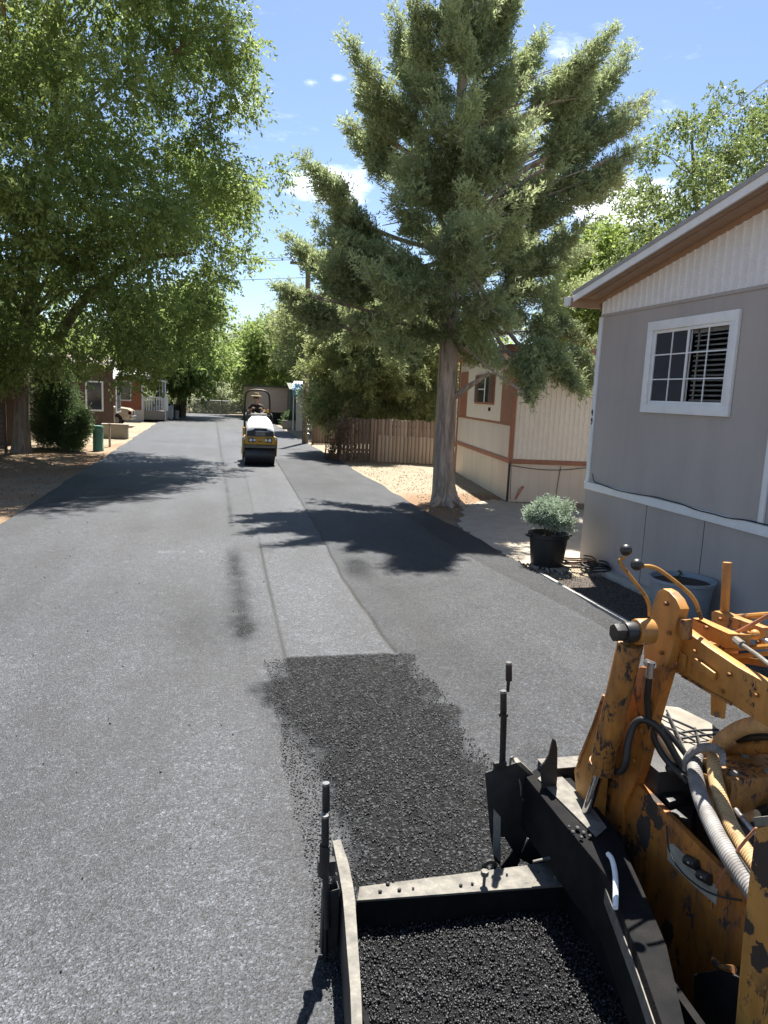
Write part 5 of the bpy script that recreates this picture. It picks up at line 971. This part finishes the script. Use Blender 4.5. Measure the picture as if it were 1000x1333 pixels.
    q = Vector(PY(739, 1028, 3.255)); MB().rod(q + Vector((0, -.02, 0)), q, .016, n=6).build('bolt', 'bare_steel', r, bevel=.003)
    # black inner cheek of the box under the arm
    mb = MB(); mb.prism([(1.70, 2.98, .0), (1.70, 2.98, .40), (1.62, 1.2, .40), (1.62, 1.2, .0)], (.03, 0, 0)); mb.build('box_cheek', 'shaded_black', r)
    mb = MB(); mb.prism([(1.73, 2.96, .0), (1.96, 2.96, .0), (1.96, 2.96, .5), (1.73, 2.96, .3)], (0, .02, 0)); mb.build('box_back', 'black_steel', r)
    # --- strike off plate across the mat
    a, b, c, d = G(465, 1172, .2), G(747, 1151, .2), G(747, 1118, .2), G(468, 1154, .2)
    mb = MB(); mb.prism([a, b, c, d], (0, 0, -.012)); mb.build('strike_off_ledge', 'dust_steel', r, bevel=.003)
    mb = MB(); mb.prism([a + np.array([0, .003, -.012]), b + np.array([0, .003, -.012]), b + np.array([0, .02, -.012]), a + np.array([0, .02, -.012])], (0, 0, -.178)); mb.build('strike_off_plate', 'shaded_black', r)
    mb = MB(); q = Vector(G(630, 1152, .2)); mb.rod(q, q + Vector((0, 0, .055)), .008, n=10); mb.rod(q + Vector((0, 0, .05)), q + Vector((0, 0, .075)), .02, n=6); mb.build('stud', 'dust_steel', r, bevel=.003)
    mb = MB(); q = Vector(PY(637, 1128, 3.1)); mb.tube([q + Vector((.03 * math.cos(t_), 0, .03 * math.sin(t_))) for t_ in np.linspace(0, 2 * math.pi, 14)], .012, 8, 0); mb.build('eye_ring', 'tar_steel', r)
    mb = MB(); q = Vector(G(724, 1143, .2)); mb.rod(q, q + Vector((0, 0, .12)), .01, n=10); mb.rod(PY(694, 1122, q.y), PY(724, 1115, q.y), .0075, n=10); mb.ball(q + Vector((0, 0, .12)), .013, 10); mb.build('tee_handle', 'dust_steel', r)
    for (x, y) in ((600, 1152), (505, 1150), (520, 1158), (495, 1160), (512, 1146), (700, 1135), (660, 1138), (615, 1150), (538, 1156)): MB().ball(G(x, y, .207), random.uniform(.006, .012), 6, (1, 1, .7)).build('asphalt_lump', 'tar_steel', r, smooth=False)
    # --- left end gate
    gz = .34; P_ = pxZ([(433, 1096), (443, 1094), (453, 1122), (459, 1150), (462, 1170), (466, 1230), (470, 1290), (472, 1345), (458, 1345), (456, 1290), (452, 1240), (449, 1200), (446, 1165), (442, 1140)], gz)
    mb = MB(); mb.prism(P_, (0, 0, -.32)); mb.build('end_gate', 'tar_steel', r, bevel=.003); mb = MB(); mb.prism([p + np.array([0, 0, .002]) for p in P_], (0, 0, .004)); mb.build('end_gate_edge', 'dust_steel', r)
    hx = G(425, 1215, .12)
    # hollow square tube socket
    o_ = [PY(421, 1163, 2.86), PY(442, 1157, 2.86)]; w = Vector(o_[1] - o_[0]); c = Vector(o_[0]); zz = Vector((0, 0, 1)); dy = Vector((.03, .05, 0)); mb = MB(); th = .004; wl = w.length; u = w.normalized(); nrm = Vector((-u.y, u.x, 0))
    for p0, p1, t0 in ((c, c + u * wl, nrm * th), (c + nrm * .055, c + u * wl + nrm * .055, -nrm * th)): mb.prism([p0, p1, p1 + t0, p0 + t0], (.0, 0, -.30))
    for p0 in (c, c + u * (wl - th)): mb.prism([p0 + nrm * th, p0 + u * th + nrm * th, p0 + u * th + nrm * (.055 - th), p0 + nrm * (.055 - th)], (0, 0, -.30))
    mb.build('square_socket', 'tar_steel', r)
    mb = MB(); mb.tube([c + u * .03 + nrm * .06 + Vector((0, 0, .0)), c + u * .05 + nrm * .075 + Vector((0, 0, .03)), c + u * .07 + nrm * .06 + Vector((0, 0, .03))], .006, 6, 1); mb.build('lock_pin', 'bare_steel', r)
    # crank handles
    def crank(Y, grips, rod_, lbl=None):
        (xt, yt, yb), = grips[:1]; cr = MB().rod(PY(*rod_[0], Y), PY(*rod_[1], Y), rod_[2], n=14).build('crank_handle', 'black_steel', r)
        for (x, y0, y1) in grips:
            MB().rod(PY(x, y1, Y), PY(x, y0 + 2, Y), .0175, .0165, 16).build('grip', 'rubber', cr, bevel=.003); MB().rod(PY(x, y0 + 2, Y), PY(x, y0 - 1, Y), .0155, n=16).build('grip_cap', 'bare_steel', cr)
        return cr
    cr = crank(2.92, [(424.5, 1020, 1056)], ((424.5, 1056), (424, 1100), .010)); MB().rod(PY(424, 1064, 2.90), PY(423, 1058, 2.90), .020, n=16).build('collar', 'bare_steel', r)
    cr = crank(2.86, [(423.5, 1062, 1100)], ((423, 1100), (425, 1300), .0085)); MB().rod(PY(422, 1140, 2.86), PY(423, 1100, 2.86), .023, n=14).build('screw_sleeve', 'tar_steel', r); MB().rod(PY(426, 1207, 2.86), PY(424, 1140, 2.86), .016, n=14).build('screw_sleeve', 'tar_steel', r)
    mb = MB(); a = PY(414, 1128, 2.88); mb.box((a[0], 2.86, a[2] - .04), (a[0] + .075, 2.90, a[2] + .03)); mb.build('screw_bracket', 'tar_steel', r, bevel=.003)
    crank(3.45, [(662.5, 863, 886)], ((662, 886), (661, 900), .009)); cr = crank(3.32, [(655.5, 900, 930)], ((656, 930), (654, 998), .0165)); MB().rod(PY(655.5, 932, 3.32), PY(655.5, 928, 3.32), .024, n=16).build('collar', 'tar_steel', r)
    mb = MB(); mb.prism(pxY([(644, 994), (660, 992), (660, 1002), (645, 1005)], 3.29), (0, .03, 0)); mb.build('screw_bracket', 'tar_steel', r, bevel=.002)
    mb = MB(); mb.tube([PY(664, 996, 3.3), PY(666, 982, 3.3), PY(669, 992, 3.3)], .006, 6, 1); mb.build('lock_pin', 'bare_steel', r)
    mb = MB(); mb.prism(pxY([(436, 1140), (447, 1190), (452, 1260), (444, 1262), (434, 1200), (428, 1165)], 2.9), (0, .03, 0)); mb.build('gate_brace', 'tar_steel', r, bevel=.003)
paver()

# hot loose asphalt heaped inside the screed box
def heap():
    xs = np.arange(.60, 1.71, .011); ys = np.arange(1.5, 2.99, .011); X, Y = np.meshgrid(xs, ys); Z = .055 + .05 * (fbm(X * 3, Y * 3) - .5) + .035 * (fbm(X * 14, Y * 14) - .5) + .018 * (fbm(X * 45, Y * 45, 2) - .5)
    ny, nx = X.shape; idx = np.arange(nx * ny).reshape(ny, nx); Fq = np.stack([idx[:-1, :-1], idx[:-1, 1:], idx[1:, 1:], idx[1:, :-1]], -1).reshape(-1, 4)
    t = NT('loose_hot_asphalt'); f = t.noise(60, 5, .7); t.col(t.ramp(f, [(.35, (.004, .004, .005)), (.7, (.012, .012, .013))])); t.set(.8, 0, .15); t.bump(f, .8, .01)
    o = raw_mesh('asphalt_bed', np.stack([X, Y, Z], -1).reshape(-1, 3), Fq, t.m); tag(o, 'bed of loose black hot asphalt inside the screed box', 'asphalt', kind='stuff')
    n = 15000; x = rng.uniform(.62, 1.69, n); y = rng.uniform(1.9, 2.97, n); z = .06 + .05 * (fbm(x * 3, y * 3) - .5) + .035 * (fbm(x * 14, y * 14) - .5) + rng.uniform(-.004, .010, n)
    o = grains('asphalt_lumps', np.stack([x, y, z], -1), .0028 + .0068 * rng.random(n) ** 2.2, MT['asph_grain']); tag(o, 'coarse black asphalt stones heaped inside the screed box', 'asphalt', kind='stuff')
    n = 34000; x = rng.uniform(.35, 2.3, n); y = 2.3 + 4.3 * rng.random(n) ** 1.2; k = (x > .45 + .12 * fbm(x * 3, y * 3)) & (x < 1.95 + .25 * (fbm(x * 3 + 9, y * 3) - .5)) & ~((x > .6) & (x < 1.75) & (y < 3.12)) & (y < 6.55); x, y = x[k], y[k]
    o = grains('asphalt_grit', np.stack([x, y, np.full(len(x), .022) + .010 * fbm(x * 9, y * 9)], -1), .0025 + .0075 * rng.random(len(x)) ** 2.8, MT['asph_grain']); tag(o, 'loose black grit on the freshly laid unrolled mat', 'asphalt', kind='stuff')
    n = 3600; x = np.where(rng.random(n) < .8, rng.uniform(1.8, 4.7, n), rng.uniform(-3.4, 4.6, n)); y = rng.uniform(2.4, 14, n); o = grains('stray_grit', np.stack([x, y, np.full(n, .006)], -1), np.where(x > 1.8, 1, 1) * (.003 + .008 * rng.random(n) ** 4), stone_mat('stray', (.012, .012, .013), (.04, .04, .04))); tag(o, 'stray black crumbs scattered on the rolled mat', 'asphalt', kind='stuff')
heap()

# ================================================================== TREES
def trunkpts(pix, Y0, radii): return ([PY(x, y, Y0) for x, y in pix], radii)
# big elm on the left
tree('elm_tree', 'huge leafy green elm overhanging the left side of the road', 'tree', (-6.53, 28.1, 0),
     [(-260, -190), (330, -190), (322, -20), (322, 0), (336, 40), (343, 75), (318, 100), (326, 128), (292, 150), (276, 195), (310, 192), (366, 200), (362, 242), (322, 240), (330, 262), (350, 290), (350, 312), (330, 330), (335, 352), (302, 350), (288, 378), (300, 392), (262, 420), (232, 450), (205, 476), (165, 484), (138, 496), (105, 515), (70, 478), (0, 492), (-260, 500)],
     26.5, 5.5, 540, .86, 46, 15, .145, .55, LF['elm'],
     ([(-6.53, 28.1, -.1), (-6.5, 28.1, .5), (-6.45, 28.1, 2.2), (-6.2, 28.1, 4.5), (-5.6, 27.8, 7.5), (-5.0, 27.4, 11), (-4.8, 27.2, 15)], [.38, .27, .22, .21, .18, .14, .07]), 'bark_dark', droop=.45, limbs=34, aspect=.42,
     extra=[([PY(75, 440, 28), PY(100, 400, 27), PY(135, 365, 26), PY(185, 335, 25.5), PY(250, 330, 25)], [.2, .17, .14, .11, .05])])
tree('elm_tree', 'leafy green elm standing over the far black fence on the left', 'tree', (-2.47, 66, 0),
     [(150, 400), (215, 385), (265, 375), (284, 395), (290, 425), (286, 445), (298, 465), (278, 490), (262, 496), (250, 512), (238, 500), (222, 503), (205, 486), (150, 470)], 64, 6, 110, 1.6, 50, 12, .28, 1.0, LF['elm'],
     ([(-2.6, 66, -.1), (-2.4, 66, 2), (-1.6, 66, 4), (-1.2, 66, 8)], [.5, .42, .34, .15]), droop=.4, limbs=10, extra=[([(-2.4, 66, 1.5), (-3.2, 66, 4), (-4.5, 66, 6.5)], [.35, .25, .1])])
tree('dark_tree', 'dark rounded tree above the roller at the road end', 'tree', tuple(G(322, 537)),
     [(312, 500), (302, 470), (318, 440), (330, 422), (358, 414), (384, 428), (396, 455), (396, 490), (384, 506), (362, 512), (350, 520), (340, 516), (318, 508)], 72, 3.5, 62, 1.4, 44, 12, .26, .8, LF['elm'],
     ([G(322, 537) + [0, 0, -.1], PY(324, 520, 72), PY(334, 500, 72), PY(345, 460, 72)], [.3, .22, .18, .1]), droop=.3, limbs=10)
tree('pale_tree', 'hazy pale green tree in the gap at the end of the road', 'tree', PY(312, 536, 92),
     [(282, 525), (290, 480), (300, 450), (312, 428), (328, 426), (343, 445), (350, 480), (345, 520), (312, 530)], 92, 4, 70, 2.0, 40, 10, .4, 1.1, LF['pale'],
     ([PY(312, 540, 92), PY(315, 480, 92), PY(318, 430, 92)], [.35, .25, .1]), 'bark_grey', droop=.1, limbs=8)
tree('willow_tree', 'yellow green tree around the top of the utility pole', 'tree', PY(415, 560, 46),
     [(372, 440), (366, 412), (385, 384), (405, 378), (440, 384), (470, 400), (490, 440), (480, 490), (440, 505), (410, 498), (392, 500), (380, 470)], 46, 3.5, 130, 1.15, 55, 14, .2, .7, LF['olive'],
     ([PY(418, 562, 46), PY(420, 520, 46), PY(428, 470, 46), PY(430, 400, 46)], [.2, .17, .13, .05]), droop=.45, limbs=9, aspect=.3)
tree('willow_tree', 'light green tree behind the dark tree by the utility pole', 'tree', PY(360, 545, 80),
     [(345, 458), (355, 442), (376, 428), (400, 432), (420, 450), (410, 500), (360, 500)], 80, 4, 60, 1.9, 45, 11, .34, 1., LF['bright'],
     ([PY(372, 545, 80), PY(375, 470, 80), PY(375, 430, 80)], [.3, .2, .1]), droop=.4, limbs=5)
tree('juniper_tree', 'multi trunked drooping juniper rising behind the plank fence', 'tree', (7.0, 30.5, 0),
     [(405, 470), (412, 432), (440, 405), (470, 395), (500, 400), (540, 410), (590, 420), (600, 470), (592, 500), (568, 520), (560, 552), (540, 540), (515, 522), (490, 532), (470, 548), (452, 532), (425, 545), (412, 520), (424, 498)], 30.5, 2.6, 190, .55, 60, 15, .15, .40, LF['olive'],
     ([(7.0, 30.5, -.1), (7.0, 30.5, 1.5), (7.05, 30.5, 2.6), (7.3, 30.5, 6)], [.26, .22, .18, .05]), 'bark_dark', droop=.6, limbs=16, aspect=.24, plume=(1.5, 4, .2),
     extra=[([(7.0, 30.5, 1.3), (6.5, 30.4, 2.2), (6.0, 30.2, 3.6)], [.17, .14, .06]), ([(7.0, 30.5, 1.2), (7.8, 30.4, 2.0), (9, 30.3, 3.2)], [.15, .12, .05]), ([(7, 30.5, 1.2), (7.35, 30.3, 2.1), (7.8, 30.2, 3.6)], [.14, .12, .06])])
tree('elm_tree', 'sunlit elm with sky showing through, rising behind the grey house', 'tree', PY(900, 560, 26),
     [(805, 300), (798, 262), (822, 236), (812, 200), (850, 178), (862, 150), (900, 152), (925, 118), (958, 108), (985, 130), (1010, 108), (1100, 60), (1250, 120), (1280, 400), (800, 400), (790, 340)], 26, 4.5, 215, .76, 44, 14, .13, .5, LF['mid'],
     ([PY(930, 560, 26), PY(925, 400, 26), PY(905, 250, 26), PY(900, 170, 26)], [.2, .15, .10, .03]), 'bark_dark', droop=.35, limbs=22,
     extra=[([PY(925, 400, 26), PY(870, 300, 26), PY(840, 220, 26)], [.09, .06, .02]), ([PY(925, 420, 26), PY(980, 300, 26), PY(1000, 180, 26)], [.09, .06, .02])])
tree('elm_tree', 'low bright green elm between the juniper and the grey roof', 'tree', PY(780, 570, 30),
     [(735, 345), (760, 310), (790, 290), (830, 300), (860, 330), (855, 400), (790, 470), (720, 450)], 30, 3, 90, .85, 55, 13, .17, .55, LF['bright'],
     ([PY(790, 600, 30), PY(788, 480, 30), PY(785, 350, 30)], [.25, .2, .06]), 'bark_dark', droop=.4, limbs=8)

# the big juniper
JY = 16.64
tips_px = [((540, 175), (447, 45), -.6), ((545, 140), (512, 12), .8), ((565, 110), (538, -20), -.4), ((515, 222), (452, 158), 1.0), ((470, 290), (395, 205), -.5), ((455, 370), (370, 310), .7), ((430, 420), (365, 372), -.6), ((735, 180), (822, 58), .6), ((720, 130), (800, 40), -.8), ((720, 215), (850, 122), .4), ((660, 120), (706, 45), .5), ((755, 260), (828, 190), -.7), ((720, 200), (775, 78), -.3), ((640, 60), (668, -40), .5), ((600, 30), (592, -90), .2), ((730, 150), (812, 90), .2), ((735, 195), (838, 150), -.2), ((740, 235), (812, 235), .5), ((500, 180), (470, 105), .3), ((490, 330), (430, 255), .2), ((640, 20), (668, -10), -.4), ((700, 150), (745, 95), .3), ((700, 450), (760, 512), -1.5), ((690, 460), (690, 520), -2.0), ((740, 450), (768, 500), 0.3)]
tc_ = []; tr2 = []; td2 = []; lim = []
for (bx_, by_), (tx, ty), dy in tips_px:
    a = PY(bx_, by_, JY + dy * .3); b = PY(tx, ty, JY + dy); n = 11
    for i in range(n):
        s = (i + .5) / n; tc_.append(a * (1 - s) + b * s + rng.normal(size=3) * (.10 * (1 - s)) + np.array([0, 0, -.06 * (1 - s)])); tr2.append(.30 * (1 - s) ** .8 + .08); td2.append(_n((b - a) / np.linalg.norm(b - a) + np.array([0, 0, .1])))
    tz = a[2] - 1.2; lim.append(([PY(600, 330 if by_ > 200 else by_ + 110, JY), (a * .6 + PY(600, by_ + 60, JY) * .4), a, a * .5 + b * .5, b], [.06, .05, .04, .022, .008]))
tree('juniper_tree', 'tall ragged juniper with a thick shaggy trunk at the right road edge', 'tree', (5.53, JY, 0),
     [(596, -200), (630, -200), (640, -60), (645, 20), (632, 60), (655, 90), (670, 120), (690, 160), (716, 200), (728, 250), (752, 280), (765, 330), (778, 400), (768, 440), (772, 470), (735, 478), (700, 462), (680, 485), (655, 480), (620, 462), (600, 440), (560, 438), (520, 470), (470, 450), (432, 440), (418, 395), (440, 360), (425, 310), (450, 282), (492, 290), (498, 250), (520, 215), (530, 150), (552, 95), (574, 20), (584, -100)],
     JY, 3.0, 146, .34, 34, 17, .095, .25, LF['juniper'],
     ([(5.53, JY, -.1), (5.50, JY, .12), (5.44, JY, .6), (5.42, JY, 1.6), (5.40, JY, 3.4), (5.36, JY, 6), (5.33, JY, 9), (5.36, JY, 13)], [.46, .32, .255, .24, .23, .17, .10, .03]), 'bark_grey', droop=.15, limbs=60, aspect=.26, up=.20,
     extra=lim + [([(5.42, JY, 2.4), (5.75, JY - .3, 2.75), (6.2, JY - .6, 3.1)], [.09, .07, .04]), ([(5.53, JY - .1, .25), (5.75, JY - .35, .03), (5.95, JY - .5, -.05)], [.16, .10, .04]), ([(5.5, JY, .25), (5.2, JY - .3, .03), (5.05, JY - .45, -.05)], [.15, .10, .04]), ([(5.5, JY - .1, .2), (5.5, JY - .4, .03), (5.5, JY - .6, -.05)], [.14, .09, .04])],
     tips=(np.array(tc_), np.array(tr2), np.array(td2)), plume=(1.35, 5, .75), limbr=.20)

# shrubs on the left verge, behind the fences and at the road end
def bush(name, label, poly, Y0, D, ncl, rad, ntw, per, leaf, mat, base, droop=.1, aspect=.5, twig=.3, cat='bush', up=0.1): 
    return tree(name, label, cat, base, poly, Y0, D, ncl, rad, ntw, per, leaf, twig, mat, ([base, (np.array(base) + PY(np.mean([p[0] for p in poly]), np.mean([p[1] for p in poly]), Y0)) / 2, PY(np.mean([p[0] for p in poly]), np.mean([p[1] for p in poly]), Y0)], [.06, .05, .02]), limbs=5, droop=droop, aspect=aspect, up=up)
bush('evergreen_shrub', 'tall dark evergreen shrub between the big left tree and the green pedestal', [(46, 480), (65, 462), (92, 480), (102, 520), (100, 560), (92, 583), (60, 584), (44, 560)], 30, 1.0, 80, .42, 90, 13, .065, LF['dark'], G(84, 584), aspect=.35)
bush('leafy_shrub', 'small brighter green shrub just left of the green pedestal', [(90, 545), (108, 536), (112, 548), (110, 572), (90, 580)], 29, .5, 26, .25, 60, 12, .06, LF['dark'], G(108, 581))
bush('leafy_shrub', 'sparse grey green bush beneath the left tree at the picture edge', [(-30, 440), (0, 445), (22, 470), (18, 500), (-30, 510)], 27, 1.0, 40, .5, 40, 11, .09, LF['olive'], G(-10, 590))
bush('yellow_shrub', 'yellow green sapling showing above the set back plank fence', [(412, 536), (418, 528), (430, 528), (431, 547), (414, 547)], 39, .4, 14, .3, 50, 12, .09, LF['bright'], PY(422, 577, 39))
bush('round_shrub', 'small dark round shrub on the low planter wall', [(372, 544), (378, 538), (388, 540), (390, 552), (372, 553)], 50.8, .5, 14, .3, 50, 12, .09, LF['dark'], PY(380, 556, 50.8))
for i, (x0, x1, yt, Yd, lb) in enumerate(((228, 300, 500, 78, 'pale brush behind the left half of the chain link fence'), (285, 350, 505, 80, 'pale brush behind the right half of the chain link fence'), (185, 240, 508, 76, 'grey green brush behind the far left elm trunk'))):
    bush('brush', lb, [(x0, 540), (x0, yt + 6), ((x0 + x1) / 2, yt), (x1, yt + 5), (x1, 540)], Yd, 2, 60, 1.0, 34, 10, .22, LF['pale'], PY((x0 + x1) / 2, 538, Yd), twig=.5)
# dead vine on the fence
vn = thing('dead_vine', 'bare brown vine with a few leaves climbing the plank fence corner', 'vine', G(430, 598)); mb = MB()
vb = G(430, 598); pts_all = []
for k in range(16):
    e = PY(random.uniform(425, 470), random.uniform(520, 560), 27.3 + random.uniform(-.3, .3)); m_ = (vb + e) / 2 + rng.normal(size=3) * .15; mb.tube([vb + rng.normal(size=3) * [.1, .1, 0], m_, e], [.018, .012, .005], 5, 2); pts_all += [vb * (1 - s) + e * s + rng.normal(size=3) * .08 for s in rng.random(60)]
mb.build('stem', 'dry_twig', vn); Cq = np.array(pts_all); Cq[:, 2] = np.maximum(Cq[:, 2], .05); V, Fq = leaves(Cq, rng.normal(size=Cq.shape), rng.uniform(.05, .1, len(Cq)), rng.uniform(.03, .06, len(Cq))); raw_mesh('foliage', V, Fq, LF['vine'], vn, tone=np.repeat(rng.random(len(Cq)), 4))
Cq = np.array([PY(random.gauss(456, 9), random.uniform(545, 600), 27.15) for _ in range(900)]); Cq[:, 2] = np.maximum(Cq[:, 2], .03); V, Fq = leaves(Cq, rng.normal(size=Cq.shape), rng.uniform(.04, .09, len(Cq)), rng.uniform(.03, .05, len(Cq))); raw_mesh('foliage', V, Fq, LF['vine'], vn, tone=np.repeat(rng.random(len(Cq)) * .5, 4))
# far woods behind everything
def far_woods():
    n = 900; a = rng.uniform(-1.25, 1.3, n); rr_ = rng.uniform(105, 170, n); C = np.stack([np.sin(a) * rr_, np.cos(a) * rr_, rng.uniform(.5, 6.5, n) * (.6 + .5 * fbm(a * 6, a * 0))], -1); C = C[C[:, 1] > 95]
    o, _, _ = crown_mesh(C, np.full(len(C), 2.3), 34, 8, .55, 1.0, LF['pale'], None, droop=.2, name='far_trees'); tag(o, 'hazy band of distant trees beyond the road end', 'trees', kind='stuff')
    n = 700; X_ = rng.uniform(-60, -10, n); C = np.stack([X_, rng.uniform(34, 90, n), rng.uniform(.5, 8, n)], -1); C = C[(C[:, 0] < -11) & ((C[:, 1] > 58) | (C[:, 0] < -20))]
    o, _, _ = crown_mesh(C, np.full(len(C), 1.8), 40, 8, .4, .9, LF['elm'], None, droop=.3, name='left_woods'); tag(o, 'green mass of trees filling the view behind the left houses', 'trees', kind='stuff')
    n = 420; C = np.stack([rng.uniform(12, 60, n), rng.uniform(52, 95, n), rng.uniform(.5, 6, n)], -1)
    o, _, _ = crown_mesh(C, np.full(len(C), 1.8), 40, 8, .4, .9, LF['bright'], None, droop=.3, name='right_woods'); tag(o, 'green mass of trees behind the right hand mobile homes', 'trees', kind='stuff')
far_woods()
